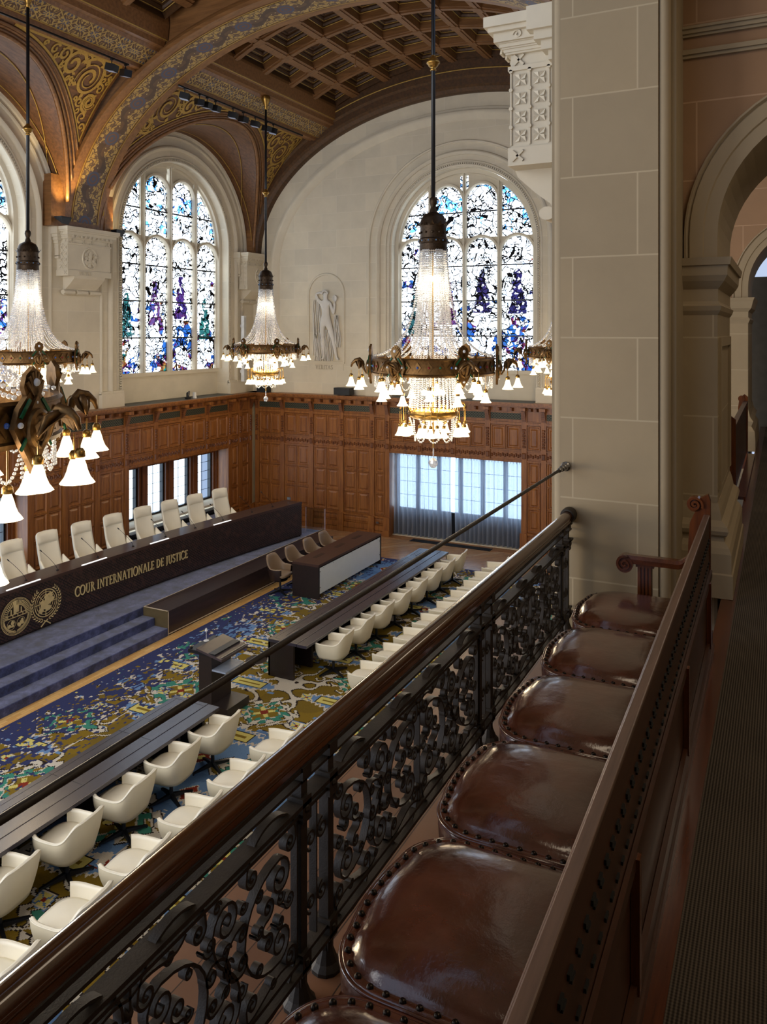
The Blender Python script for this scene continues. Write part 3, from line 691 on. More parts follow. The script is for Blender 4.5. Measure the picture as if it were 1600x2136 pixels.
# coffered part
XR=[XC+1.16*k for k in range(-3,4)]; XE=[XC-4.28]+XR+[XC+4.28]
def coffers(y0,y1,n):
    pitch=(y1-y0)/n; YT=[y0+pitch*k for k in range(0,n+1)]
    rw=.14
    def P(x,y,off):  # off outward
        z=ell_z(x); nx,nz=(x-XC)/A_**2,(z-ZS)/B_**2; l=math.hypot(nx,nz); return (x+nx/l*off,y,z+nz/l*off)
    m=MB()
    for x in XR:       # longitudinal ribs
        for a,b,o0 in ((-rw,rw,0),(-rw*.45,rw*.45,-.03)):
            m.grid([[P(x+a,y,.55),P(x+a,y,o0),P(x+b,y,o0),P(x+b,y,.55)] for y in (y0,y1)])
    for y in YT[1:-1]:
        xs=[XE[0]+(XE[-1]-XE[0])*k/40 for k in range(41)]
        for a,b,o0 in ((-rw,rw,.015),(-rw*.45,rw*.45,-.02)):
            m.grid([[P(x,y+a,.55),P(x,y+a,o0),P(x,y+b,o0),P(x,y+b,.55)] for x in xs])
        for x in XR: 
            q=[P(x-rw,y-rw,-.036),P(x+rw,y-rw,-.036),P(x+rw,y+rw,-.036),P(x-rw,y+rw,-.036)]; q2=[P(x-rw,y-rw,0),P(x+rw,y-rw,0),P(x+rw,y+rw,0),P(x-rw,y+rw,0)]
            m.add(q+q2,[(0,1,2,3),(0,1,5,4),(1,2,6,5),(2,3,7,6),(3,0,4,7)])
    m.build('coffer_ribs',M['vaultr'],CEIL)
    m=MB(); g=MB(); d=MB()
    for i in range(len(XE)-1):
        for j in range(n):
            xa,xb=XE[i]+rw*.9,XE[i+1]-rw*.9; ya,yb=YT[j]+rw*.9,YT[j+1]-rw*.9
            if xb-xa<.1: continue
            def rect(s,o,t=0): 
                return [P(xa+s,ya+s,o),P(xb-s,ya+s,o),P(xb-s,yb-s,o),P(xa+s,yb-s,o)]
            lv=[(0,.02),(0,.22),(.08,.22),(.11,.27),(.11,.31),(.20,.31),(.23,.35),(.23,.38),(.29,.38),(.31,.41)]
            R=[rect(s,o) for s,o in lv]; vs_=[p for r in R for p in r]; fs=[]
            for k in range(len(R)-1):
                for q in range(4): fs.append((k*4+q,k*4+(q+1)%4,(k+1)*4+(q+1)%4,(k+1)*4+q))
            fs.append(tuple((len(R)-1)*4+q for q in range(4)))
            m.add(vs_,fs)
            for s,o,rr in ((.04,.205,.014),(.17,.30,.009)):
                r=rect(s,o); 
                for q in range(4): g.tube([r[q],r[(q+1)%4]],rr,4,cap=False)
            if (i+j)%7==3:
                cx,cy=(xa+xb)/2,(ya+yb)/2; d.lathe([(.001,.0),(.15,.0),(.16,-.02),(.18,-.02)],P(cx,cy,.39),16)
    m.build('coffer_panels',M['vaultd'],CEIL); g.build('gold_beading',M['goldd'],CEIL); d.build('ceiling_rose',M['vaultr'],CEIL)
coffers(16.62,23.55,5); coffers(8.3,15.18,5)
# ------------------------------------------------------------------ oak wainscot
def wain(num,mp,bays,opens,ends,u0,u1,double=()):
    """mp(u,v,n) n = out from wall; bays=[(ua,ub,low)] ; low=False above an opening"""
    base=.20; m=MB(); pm=MB(); cv=MB(); gr=MB()
    for ua,ub,low in bays:
        zb=0 if low else 2.79
        m.mbox(mp,ua,ub,zb,4.45,0,base)
        w=.085; a,b=ua+w,ub-w; mid=(a+b)/2; st=.045
        def panel(x0,x1,z0,z1):
            R=[[mp(x0+s_,z0+s_,n_),mp(x1-s_,z0+s_,n_),mp(x1-s_,z1-s_,n_),mp(x0+s_,z1-s_,n_)] for s_,n_ in ((-.045,base),(-.035,base+.035),(-.01,base+.035),(.015,base+.004),(.05,base+.004),(.09,base+.034))]
            vv=[p for r in R for p in r]; ff=[(k*4+q,k*4+(q+1)%4,(k+1)*4+(q+1)%4,(k+1)*4+q) for k in range(5) for q in range(4)]+[(20,21,22,23)]
            pm.add(vv,ff)
        tiers=[(3.20,3.85)]+([(2.12,2.76),(1.42,2.04),(.72,1.34)] if low else [])
        for z0,z1 in tiers:
            if b-a>.7:
                panel(a+.05,mid-.045,z0,z1); panel(mid+.045,b-.05,z0,z1)
            else: panel(a+.06,b-.06,z0,z1)
        # carved band
        m.mbox(mp,ua,ub,3.115,3.15,base,base+.04); m.mbox(mp,ua,ub,2.79,2.83,base,base+.04)
        k=int((b-a)/.07)
        for i in range(k):
            x=a+(b-a)*(i+.5)/k; cv.bev(mp,x-.03,x+.03,2.90+(i%2)*.03,3.0+(i%2)*.03,base,base+.03,.02)
        m.mbox(mp,ua,ub,3.92,3.99,base,base+.05); m.mbox(mp,ua,ub,4.0,4.03,base,base+.03)
        if b-a>.5:
            gr.mbox(mp,a+.0,b-.0,4.07,4.27,base,base+.012)
            m.mbox(mp,a-.03,b+.03,4.27,4.30,base,base+.03); m.mbox(mp,a-.03,b+.03,4.04,4.07,base,base+.03)
        for x in (a+(b-a)*.3,a+(b-a)*.7): cv.bev(mp,x-.05,x+.05,4.33,4.45,base,base+.16,.02)
        if low:
            m.mbox(mp,ua,ub,0,.14,base,base+.12); m.bev(mp,ua-.01,ub+.01,.12,.34,base,base+.09,.03)
            m.mbox(mp,ua,ub,.34,.56,base,base+.04); m.bev(mp,ua,ub,.55,.64,base,base+.09,.02)
            pm.bev(mp,a,b,.38,.52,base+.04,base+.055,.02)
    # pilasters
    us=sorted(set([round(x,3) for ua,ub,_ in bays for x in (ua,ub)]))
    for u in us:
        low=any(l and (abs(ua-u)<.01 or abs(ub-u)<.01) for ua,ub,l in bays)
        z0=0 if low else 2.79
        m.mbox(mp,u-.085,u+.085,z0,4.42,base,base+.055)
        if low: m.mbox(mp,u-.11,u+.11,0,.62,base,base+.13); m.mbox(mp,u-.12,u+.12,0,.2,base,base+.16)
        for k in range(7): cv.bev(mp,u-.055+.01*(k%2),u+.055-.01*(k%2),3.22+k*.085,3.29+k*.085,base+.055,base+.085,.02)
        cv.bev(mp,u-.06,u+.06,2.88,3.06,base+.055,base+.09,.02)
        # bracket
        for k in range(6): cv.mbox(mp,u-.06,u+.06,4.02+k*.055,4.07+k*.055,base+.055,base+.075+.02*k)
        m.mbox(mp,u-.09,u+.09,4.36,4.45,base,base+.24)
    # cornice
    for n0,z0,z1 in ((.26,4.44,4.47),(.34,4.47,4.51),(.42,4.51,4.56),(.46,4.56,4.60)): m.mbox(mp,u0,u1,z0,z1,0,n0)
    # reveals of openings
    for ua,ub,z0,z1,dp in opens:
        m.mbox(mp,ua,ua+.03,z0,z1,-dp,base+.02); m.mbox(mp,ub-.03,ub,z0,z1,-dp,base+.02)
        m.mbox(mp,ua,ub,z1-.03,z1-.004,-dp,base+.03)
    o=m.build(num,M['oakp'],kind='structure')
    pm.build('raised_panels',M['oakp'],o); cv.build('carving',M['oakd'],o); gr.build('pierced_grille',M['grille'],o)
    return o
LB=[17.45+1.2125*k for k in range(5)]
lb=[(12.95+1.12,15.19,True)] if False else []
lb=[(14.12,15.22,True),(15.22,16.34,True),(16.34,17.45,True)]+[(LB[k],LB[k+1],False) for k in range(4)]+[(22.3,22.9,True),(22.9,23.5,True)]
LB2=[9.3+1.205*k for k in range(5)]
lb+=[(LB2[k],LB2[k+1],False) for k in range(4)]+[(8.2,9.3,True),(7.1,8.2,True)]
wain('trim_8',mapL,lb,[(17.55,22.3,.5,2.79,.5),(9.35,14.1,.5,2.79,.5)],None,6,24)
eb=[(-16.95,-15.86,True),(-15.86,-14.66,True),(-14.66,-13.46,True),(-13.46,-12.28,True),(-12.28,-11.72,True)]+[(-11.72+1.165*k,-11.72+1.165*(k+1),False) for k in range(4)]+[(-7.06,-6.45,True),(-6.45,-5.3,True),(-5.3,-4.1,True)]
wain('trim_9',mapE,eb,[(-11.68,-7.08,0,2.79,.5)],None,-17.3,-1.5)
# wall below low windows and radiator cover in the left openings
for i,(a,b) in enumerate(((17.55,22.3),(9.35,14.1))):
    m=MB(); m.box(-17.85,-17.3,a,b,2.78,2.9); 
    n=4; w=(b-a)/n
    for k in range(n+1): 
        y=a+w*k; m.box(-17.86,-17.62,y-.19,y+.19,1.0,2.8); m.box(-17.64,-17.56,y-.10,y+.10,1.0,2.8)
    m.box(-17.86,-17.6,a,b,2.6,2.8)
    o=m.build('window_%d'%(4+i),M['oakd'],kind='structure')
    m=MB()
    for k in range(n):
        ya,yb=a+w*k+.22,a+w*(k+1)-.22
        for q in ((ya-.04,ya),(yb,yb+.04)): m.box(-17.84,-17.74,q[0],q[1],1.02,2.6)
        m.box(-17.84,-17.74,ya,yb,2.56,2.6); m.box(-17.84,-17.74,ya-.04,yb+.04,1.0,1.06)
        ym=(ya+yb)/2; m.box(-17.80,-17.785,ym-.008,ym+.008,1.05,2.57)
        for z in (1.36,1.67,1.98,2.29): m.box(-17.80,-17.785,ya,yb,z-.006,z+.006)
        m.box(-17.83,-17.70,yb-.03,yb+.08,1.06,2.57)   # opened casement edge
        m.lathe([(.001,0),(.03,0),(.03,.02),(.001,.02)],(-17.72,yb,1.75),8)
    m.build('casement',M['blackm'],o)
    m=MB()
    for k in range(n): m.box(-17.795,-17.79,a+w*k+.22,a+w*(k+1)-.22,1.05,2.57)
    m.build('glass',M['clear'],o)
    m=MB(); m.box(-17.84,-17.1,a,b,.93,1.0); m.build('sill',M['sty'],o)
    m=MB(); m.box(-17.29,-17.02,a+.05,b-.05,0.0,.82)
    for k in range(60): 
        y=a+.1+(b-a-.2)*k/60; m.box(-17.015,-16.99,y,y+.04,.3,.75)
    r=m.build('radiator_cover',M['blackm']); tag(r,'dark metal radiator cover below the '+('window lights behind the judges chairs' if i==0 else 'row of lights at the left edge'),'radiator cover')
# end wall openings: casement window behind the curtain
m=MB(); n=6; a,b=-11.66,-7.1; w=(b-a)/n
for k in range(n+1): 
    x=a+w*k; m.box(x-.06,x+.06,24.38,24.5,0,2.79)
m.box(a,b,24.38,24.5,0,.85); m.box(a,b,24.38,24.5,2.7,2.79)
o=m.build('window_6',M['blackm'],kind='structure')
m=MB()
for k in range(n):
    for z in (1.3,1.75,2.2): m.box(a+w*k,a+w*(k+1),24.42,24.43,z-.006,z+.006)
    m.box(a+w*(k+.5)-.006,a+w*(k+.5)+.006,24.42,24.43,.85,2.7)
m.build('lead_bars',M['blackm'],o)
m=MB(); m.box(a,b,24.44,24.445,.85,2.7); m.build('glass',M['clear'],o)
# ledges on top of the wainscot
m=MB(); m.box(-17.74,-17.0,9.14,14.16,4.551,4.606); m.box(-17.74,-17.0,17.49,22.51,4.551,4.606); m.box(-11.67,-6.77,23.7,24.44,4.551,4.606); m.build('trim_10',plain('dark_slate_ledge','#3c403f',.5),kind='structure')
# ------------------------------------------------------------------ patterned carpet (a woven pattern, cell by cell)
def hsh(ix,iy,s=0):
    h=np.sin(ix*127.1+iy*311.7+s*74.7)*43758.5453; return h-np.floor(h)
def vn(x,y,s=0):
    ix=np.floor(x); iy=np.floor(y); fx=x-ix; fy=y-iy; fx=fx*fx*(3-2*fx); fy=fy*fy*(3-2*fy)
    return (hsh(ix,iy,s)*(1-fx)+hsh(ix+1,iy,s)*fx)*(1-fy)+(hsh(ix,iy+1,s)*(1-fx)+hsh(ix+1,iy+1,s)*fx)*fy
def rug():
    x0,x1,y0,y1,c=-11.94,-3.6,4.6,21.4,.0222
    nx=int((x1-x0)/c); ny=int((y1-y0)/c)
    gx=np.linspace(x0,x1,nx+1); gy=np.linspace(y0,y1,ny+1)
    cx,cy=np.meshgrid((gx[:-1]+gx[1:])/2,(gy[:-1]+gy[1:])/2)
    K={k:np.array(srgb(v)[:3]) for k,v in dict(ol='#81691f',ol2='#756021',cr='#cdc5b5',bl='#6a8cb8',bl2='#5a7ba6',te='#3f8674',ye='#d2c671',re='#843020',dk='#2a211c',nv='#343a63').items()}
    col=np.empty(cx.shape+(3,)); col[:]=K['ol']
    n=vn(cx*1.7,cy*1.7,3); col[n>.62]=K['ol2']
    qx=np.floor(cx/.055)*.055; qy=np.floor(cy/.055)*.055
    # blue fields with stepped edges
    f=vn(qx*.62+3,qy*.5,1)+.28*vn(cx*2.3,cy*2.0,2)+.10*np.sign(np.sin(cx*13))*np.sign(np.sin(cy*11))*.5
    def band(mask,k): col[mask]=K[k]
    g2=vn(cx*1.5+7,cy*1.35,31)*.7+.3*vn(cx*3.6,cy*3.3,32)
    band(np.abs(g2-.5)<.034,'dk'); band(np.abs(g2-.5)<.022,'cr')
    t=.76; band(f>t,'bl'); band((f>t)&(vn(cx*3,cy*3,9)>.6),'bl2'); band(np.abs(f-t)<.016,'cr'); band((f<t-.016)&(f>t-.027),'dk')
    # large medallions with hooks
    def lattice(px,py,ox,oy,sh):
        j=np.floor((cy-oy)/py); lx=(cx-ox-sh*px*(j%2))/px; i=np.floor(lx); return (lx-i-.5)*px,((cy-oy)/py-j-.5)*py,hsh(i,j,5)
    u,v,h=lattice(1.9,1.75,.3,.4,.5); a=np.arctan2(v,u)
    d=np.abs(u)*.85+np.abs(v)*1.0+.07*np.sign(np.sin(a*9+h*6))+.16*vn(cx*3,cy*3,6); r0=.30+.22*h
    band(d<r0+.27,'cr'); band((d<r0+.295)&(d>r0+.27),'dk'); band((d<r0+.12)&(d>r0+.10),'dk'); band(d<r0+.10,'te')
    # spiral hooks in the white border
    s=np.sin(a*8+d*18); band((d>r0+.13)&(d<r0+.24)&(s>.35),'ol'); band((d>r0+.13)&(d<r0+.24)&(np.abs(s-.35)<.12),'dk')
    d2=np.maximum(np.abs(u),np.abs(v)*1.1); q=np.abs(u)+np.abs(v)*.9
    band((q<.33)&(d<r0),'ol'); band((np.abs(q-.34)<.02)&(d<r0),'cr')
    cr=(np.abs(u-v)<.055)|(np.abs(u+v)<.055); band(cr&(q<.27),'ye'); band((q<.09),'re')
    # serrated blue palmettes between
    u,v,h=lattice(1.9,1.75,1.25,1.27,.5); a=np.abs(v)*1.25+.4*np.abs(u)+.10*(np.abs(((u*9)%1)-.5)*2)
    band((a<.42)&(np.abs(u)<.62),'cr'); band((a<.35)&(np.abs(u)<.58),'bl'); b=(np.abs(v)<.12)&(np.abs(u)<.34); band((np.abs(v)<.14)&(np.abs(u)<.36)&(a<.4),'dk'); band(b,'ye'); band((np.abs(v)<.03)&(np.abs(u)<.25),'ol')
    # star squares
    for (px,py,ox,oy,sd) in ((1.18,1.26,.2,.9,1),(1.57,.98,.75,.35,2)):
        u,v,h=lattice(px,py,ox,oy,.37); u2=u+.35*v; m_=np.maximum(np.abs(u2),np.abs(v)); on=(h>.45)&(np.all(col==K['ol'],axis=2)|(m_<.11))&(f<t-.05)
        band(on&(m_<.15),'dk'); band(on&(m_<.135),'bl'); band(on&(m_<.115),'cr'); band(on&(m_<.10),'ye'); band(on&(np.abs(np.abs(u2)-np.abs(v))<.018)&(m_<.10),'bl2'); band(on&(m_<.03),'re')
    # red tulips on the blue
    u,v,h=lattice(.93,.86,.1,.2,.5); on=(f>t+.05)&(h>.25)&(np.all(np.isin(col,np.concatenate([K['bl'],K['bl2']])),axis=2))
    q=np.abs(u)*1.3+np.abs(v); band(on&(q<.23),'cr'); band(on&(q<.20),'re'); band(on&(np.abs(v)<.035)&(u>-.05)&(u<.22),'re'); band(on&(q<.09),'ye')
    # small comma motifs
    u,v,h=lattice(.52,.47,.0,.0,.5); ol=np.all(col==K['ol'],axis=2)|np.all(col==K['ol2'],axis=2)
    q=np.abs(np.hypot(u,v)-.08); g=vn(cx*.9,cy*.9,14)
    band(ol&(h>.35)&(q<.032)&(np.arctan2(v,u)<1.2+h),'dk'); band(ol&(h>.35)&(q<.018)&(np.arctan2(v,u)<1.1+h),'cr')
    band(ol&(h<.2)&(np.abs(u)<.07)&(np.abs(v)<.035),'bl')
    # the pattern dissolves into navy towards the bench side and the far end
    e=np.minimum((cx-x0)/2.3,(y1-cy)/1.0); e=np.minimum(e,(cy-y0)*9)
    bl=vn(cx*21,cy*13,21)*.7+vn(cx*8,cy*7,22)*.3
    nav=bl>(.17+.66*np.clip(e,0,1.25)**.7); nav|=(e<.02)
    col[nav]=K['nv']
    V=np.zeros(((ny+1)*(nx+1),3),np.float32); X,Y=np.meshgrid(gx,gy); V[:,0]=X.ravel(); V[:,1]=Y.ravel(); V[:,2]=.014
    i,j=np.meshgrid(np.arange(nx),np.arange(ny)); a=(j*(nx+1)+i).ravel(); F=np.stack([a,a+1,a+nx+2,a+nx+1],1).astype(np.int32)
    me=bpy.data.meshes.new('patterned_carpet'); me.vertices.add(len(V)); me.vertices.foreach_set('co',V.ravel()); me.loops.add(F.size); me.loops.foreach_set('vertex_index',F.ravel())
    me.polygons.add(len(F)); me.polygons.foreach_set('loop_start',np.arange(0,F.size,4,dtype=np.int32)); me.polygons.foreach_set('loop_total',np.full(len(F),4,np.int32))
    at=me.attributes.new('col','FLOAT_COLOR','FACE'); cc=np.ones((len(F),4),np.float32); cc[:,:3]=col.reshape(-1,3); at.data.foreach_set('color',cc.ravel())
    me.materials.append(M['rug']); me.update(); me.validate(); o=bpy.data.objects.new('patterned_carpet',me); C.objects.link(o)
    tag(o,'large oriental carpet in ochre, blue and teal fading into navy along the platform','carpet')
rug()
# floor heating grille at the far end
m=MB(); 
for k in range(9): m.box(-10.75,-8.1,23.50+k*.033,23.515+k*.033,.002,.014)
for k in range(90): m.box(-10.75+k*.0295,-10.742+k*.0295,23.50,23.78,.002,.012)
m.box(-10.78,-10.74,23.48,23.8,.002,.016); m.box(-8.11,-8.07,23.48,23.8,.002,.016)
tag(m.build('floor_grille',M['vent']),'long dark metal floor grille in the parquet in front of the curtains','grille')
# ------------------------------------------------------------------ platform, steps, parapet
YP=13.79
m=MB(); m.box(-12.98,-12.62,-.5,YP-.01,0,.355); m.box(-12.98,-12.235,-.5,YP-.01,0,.178)
o=m.build('carpeted_steps',M['bluec']); tag(o,'blue carpeted steps leading up to the judges platform','steps'); mo=o.modifiers.new('b','BEVEL'); mo.width=.018; mo.segments=2
m=MB(); m.box(-16.92,-12.98,-.5,21.6,0,.53)
o=m.build('platform_carpet',M['bluec']); tag(o,'broad blue carpeted platform in front of and under the judges bench','platform')
mo=o.modifiers.new('b','BEVEL'); mo.width=.018; mo.segments=2
m=MB(); m.box(-16.92,-14.55,1.2,21.6,.53,.70)
tag(m.build('inner_platform',M['bluec']),'raised blue carpeted strip under the judges chairs','platform')
t=thing('platform_parapet','low dark wood boxed parapet along the platform edge right of the steps','parapet',(-12.5,17.5,0))
m=MB(); m.box(-.345,.25,YP+.02-17.5,3.6,.0,.545); m.box(-.44,-.345,YP+.02-17.5,4.1,.532,.548); m.build('box',M['dktop'],t)
m=MB(); m.box(-.46,-.44,YP+.02-17.5,4.1,.535,.551); m.box(-.46,.255,YP-17.5,YP+.02-17.5,.535,.551); m.box(.235,.255,YP-17.5,YP+.02-17.5,.0,.55); m.box(.25,.262,YP-17.5,3.6,.03,.05); m.build('pale_edge',plain('pale_edge_strip','#c9b79c',.4),t)
m=MB(); m.box(-.47,.25,YP-.004-17.5,YP+.016-17.5,.0,.54); m.build('end_panel',plain('olive_end_panel','#5a4d33',.4),t)
# ------------------------------------------------------------------ judges bench (gently curved)
def bX(y): return -13.86+.76*((y-11.8)/8.8)**2 if y>11.8 else -13.86+.76*((y-11.8)/8.8)**2
def bN(y):
    d=2*.76*(y-11.8)/8.8**2; l=math.hypot(1,d); return 1/l,-d/l   # outward (towards +X)
def bP(s,z,n): # s = y along the bench
    a,b=bN(s); return (bX(s)+a*n,s+b*n,z)
t=thing('judges_bench','long curved dark wood judges bench with gold emblems and lettering','bench',(0,0,0))
ys=[3.2+(20.65-3.2)*k/48 for k in range(49)]
m=MB(); m.grid([[bP(y,.60,0),bP(y,1.53,0)] for y in ys]); m.uv=[(y,z,0) for y in ys for z in (.6,1.53)]; m.build('fretwork_front',M['fret'],t)
m=MB(); m.grid([[bP(y,.53,-.10),bP(y,.60,-.10),bP(y,.60,-.02),bP(y,1.53,-.02),bP(y,1.53,-.5),bP(y,.6,-.5)] for y in ys]); y=20.65; m.add([bP(y,.53,-.05),bP(y,1.55,0),bP(y,1.55,-.62),bP(y,.53,-.62)],[(0,1,2,3)]); m.build('carcass',M['dkwood'],t)
m=MB(); m.grid([[bP(y,1.53,.02),bP(y,1.60,.02),bP(y,1.60,-.09),bP(y,1.575,-.10),bP(y,1.575,-.66),bP(y,1.53,-.66)] for y in ys],closeu=True); m.build('bench_top',M['bench'],t)
m=MB(); y=20.65; m.mbox(bP,20.60,20.65,1.60,1.68,-.55,-.45); m.build('end_bracket',M['steel'],t)
GOLD=plain('gold_lettering','#dcc48c',.4,.2)
# letter shapes: strokes (x0,y0,x1,y1,width) or arcs ('a',cx,cy,rx,ry,a0,a1,w)
TK,TN=.16,.07
def serif(x,y,w=.30): return (x-w/2,y,x+w/2,y,.05)
GL={
'C':(.78,[('a',.45,.5,.42,.48,50,310,TK),(.72,.74,.72,.94,.05),(.74,.10,.74,.24,.05)]),
'O':(.92,[('a',.46,.5,.42,.48,0,360,TK)]),
'U':(.86,[(.2,.95,.2,.4,TK),(.7,.95,.7,.4,TN),('a',.45,.38,.25,.36,180,360,TN+.02),serif(.2,.97),serif(.7,.97)]),
'R':(.76,[(.2,.03,.2,.97,TK),('a',.22,.73,.33,.23,-90,90,TN+.03),(.36,.5,.72,.03,TK),serif(.2,.03),(.05,.97,.3,.97,.05),(.2,.5,.36,.5,.05),serif(.72,.03,.2)]),
'I':(.38,[(.19,.03,.19,.97,TK),serif(.19,.03),serif(.19,.97)]),
'N':(.92,[(.18,.03,.18,.97,TN),(.74,.03,.74,.97,TN),(.18,.95,.74,.05,TK),serif(.18,.03),serif(.74,.97),(.04,.97,.2,.97,.05)]),
'T':(.74,[(.37,.03,.37,.95,TK),(.04,.95,.70,.95,.07),(.05,.95,.03,.78,.05),(.69,.95,.71,.78,.05),serif(.37,.03)]),
'E':(.66,[(.2,.03,.2,.97,TK),(.1,.95,.6,.95,.07),(.1,.05,.62,.05,.07),(.2,.51,.5,.51,.06),(.6,.95,.61,.8,.05),(.62,.05,.64,.22,.05),(.5,.6,.5,.42,.05)]),
'A':(.88,[(.12,.03,.44,.97,TN),(.76,.03,.44,.97,TK),(.26,.35,.62,.35,.05),serif(.12,.03,.24),serif(.77,.03,.26)]),
'L':(.64,[(.2,.03,.2,.97,TK),(.1,.05,.6,.05,.07),(.6,.05,.62,.24,.05),serif(.2,.97)]),
'D':(.88,[(.2,.03,.2,.97,TK),('a',.28,.5,.50,.46,-90,90,TK-.02),(.1,.96,.32,.96,.06),(.1,.04,.32,.04,.06)]),
'J':(.42,[(.24,.97,.24,.1,TK),('a',.08,.1,.16,.16,270,360,TN),serif(.24,.97)]),
'S':(.62,[('a',.32,.73,.22,.22,40,270,TK-.03),('a',.32,.27,.24,.24,-140,90,TK-.03),(.5,.76,.5,.92,.05),(.1,.08,.1,.26,.05)]),
'V':(.86,[(.1,.97,.43,.03,TK),(.77,.97,.43,.03,TN),serif(.1,.97,.26),serif(.77,.97,.22)]),
' ':(.34,[])}
def text_mesh(m,txt,f,h,d0,d1,track=.06):
    x=0
    for ch in txt:
        w,ss=GL[ch]
        for s_ in ss:
            if s_[0]=='a':
                _,cx,cy,rx,ry,a0,a1,wd=s_; n=max(8,int(abs(a1-a0)/16)); P=[((x+cx+rx*cos(math.radians(a0+(a1-a0)*k/n)))*h*.82,(cy+ry*sin(math.radians(a0+(a1-a0)*k/n)))*h) for k in range(n+1)]
            else: P=[((x+s_[0])*h*.82,s_[1]*h),((x+s_[2])*h*.82,s_[3]*h)]; wd=s_[4]
            m.ribbon(P,f,wd*h*.75,d0,d1)
            # end caps
            for (a,b) in (P[0],P[-1]): pass
        x+=w+track
    return x*h*.82
# lettering
wlen=sum(GL[c][0]+.06 for c in 'COUR INTERNATIONALE DE JUSTICE')*.82
hh=.215; sx=(16.13-12.63)/(wlen*hh)
off=12.63
for wd in ('COUR','INTERNATIONALE','DE','JUSTICE'):
    m=MB(); L=text_mesh(m,wd,lambda a,b,h:bP(off+a*sx,.97+b,h),hh,.004,.022); m.build('lettering',GOLD,t); off+=(L+(GL[' '][0]+.06)*hh*.82)*sx
# emblem with a world map inside rings and laurel (built as it looks)
def disc(m,f,c,r0,r1,d,n=48,a0=0,a1=2*pi):
    m.grid([[f(c[0]+r*cos(a),c[1]+r*sin(a),d) for r in (r0,r1)] for a in [a0+(a1-a0)*k/n for k in range(n+1)]])
fE=lambda a,b,h:bP(a,b,h)
m=MB(); c=(11.86,1.085); R=.285
for r in (R*.22,R*.42,R*.62,R*.82,R): disc(m,fE,c,r-.006 if r<R else r-.014,r+.006,.014)
for k in range(8):
    a=pi/8*0+k*pi/4; m.ribbon([(c[0]+R*.2*cos(a),c[1]+R*.2*sin(a)),(c[0]+R*cos(a),c[1]+R*sin(a))],fE,.012,.004,.014)
rn=random.Random(4)
for cx,cy,rr,sx_ in ((-.04,-.04,.085,1.2),(.06,.03,.08,1.3),(-.12,-.13,.06,1.0),(.06,-.12,.07,1.1),(.10,.14,.06,1.2),(.02,.12,.04,1.5),(-.10,.03,.04,1.2),(.17,.05,.04,1.0)):
    n=14; P=[(c[0]+cx+rr*sx_*cos(2*pi*k/n)*(.75+.4*rn.random()),c[1]+cy+rr*sin(2*pi*k/n)*(.7+.45*rn.random())) for k in range(n)]
    m.prism(P,fE,.004,.018)
def leafy(cx,cy,R,a0,a1,sg,n=13):
    for k in range(n):
        a=a0+(a1-a0)*k/(n-1)
        for side in (-1,1):
            rr=R+side*.0; px,py=cx+rr*cos(a),cy+rr*sin(a); ta=a+sg*pi/2; d=(cos(ta-side*sg*-.55),sin(ta-side*sg*-.55)); L=.085; q=(-d[1],d[0])
            m.add([fE(px,py,.006),fE(px+d[0]*L*.5+q[0]*.014,py+d[1]*L*.5+q[1]*.014,.016),fE(px+d[0]*L,py+d[1]*L,.006),fE(px+d[0]*L*.5-q[0]*.014,py+d[1]*L*.5-q[1]*.014,.016)],[(0,1,2,3)])
leafy(c[0],c[1],.355,-pi*.44,pi*.26,1); leafy(c[0],c[1],.355,-pi*.56,-pi*1.26,-1)
for sg in (-1,1): m.ribbon([(c[0]-sg*.05,c[1]-.36),(c[0]+sg*.03,c[1]-.40),(c[0]+sg*.12,c[1]-.47)],fE,.022,.004,.014)
m.build('laurel_globe_emblem',GOLD,t)
m=MB(); c=(11.13,1.035); R=.37
for r,wd in ((R,.012),(R*.94,.008),(R*.875,.010),(R*.62,.008)): 
    if r==R*.62: disc(m,fE,c,r-wd,r,.014,32,0,pi)
    else: disc(m,fE,c,r-wd,r,.014)
for k in range(25):
    a=pi*(.02+.96*k/24); m.ribbon([(c[0]+R*.62*cos(a),c[1]+R*.62*sin(a)),(c[0]+R*.86*cos(a),c[1]+R*.86*sin(a))],fE,.014,.004,.014)
for z in (-.01,.05): m.ribbon([(c[0]-R*.8,c[1]+z),(c[0]+R*.8,c[1]+z)],fE,.012,.004,.014)
for x in (-.2,-.08,.04,.16): m.ribbon([(c[0]+x,c[1]-.01),(c[0]+x,c[1]+.05)],fE,.01,.004,.014)
for x0,x1,z0,z1 in ((-.06,.0,.05,.27),(.0,.06,.08,.22),(-.13,-.11,.05,.16),(.11,.13,.05,.16)): m.mbox(lambda u,v,n:fE(c[0]+u,c[1]+v,n),x0,x1,z0,z1,.004,.016)
m.prism([(c[0]-.03+.04*cos(2*pi*k/10),c[1]+.29+.035*sin(2*pi*k/10)) for k in range(10)],fE,.004,.018)
for cx,cy,rr in ((-.12,-.14,.10),(.11,-.14,.10)):
    disc(m,fE,(c[0]+cx,c[1]+cy),rr-.008,rr,.014,28)
    for q in range(5):
        n=9; ox,oy=rn.uniform(-.05,.05),rn.uniform(-.05,.05); r2=.022+.02*rn.random(); m.prism([(c[0]+cx+ox+r2*cos(2*pi*k/n)*(.7+.5*rn.random()),c[1]+cy+oy+r2*sin(2*pi*k/n)*(.7+.5*rn.random())) for k in range(n)],fE,.004,.016)
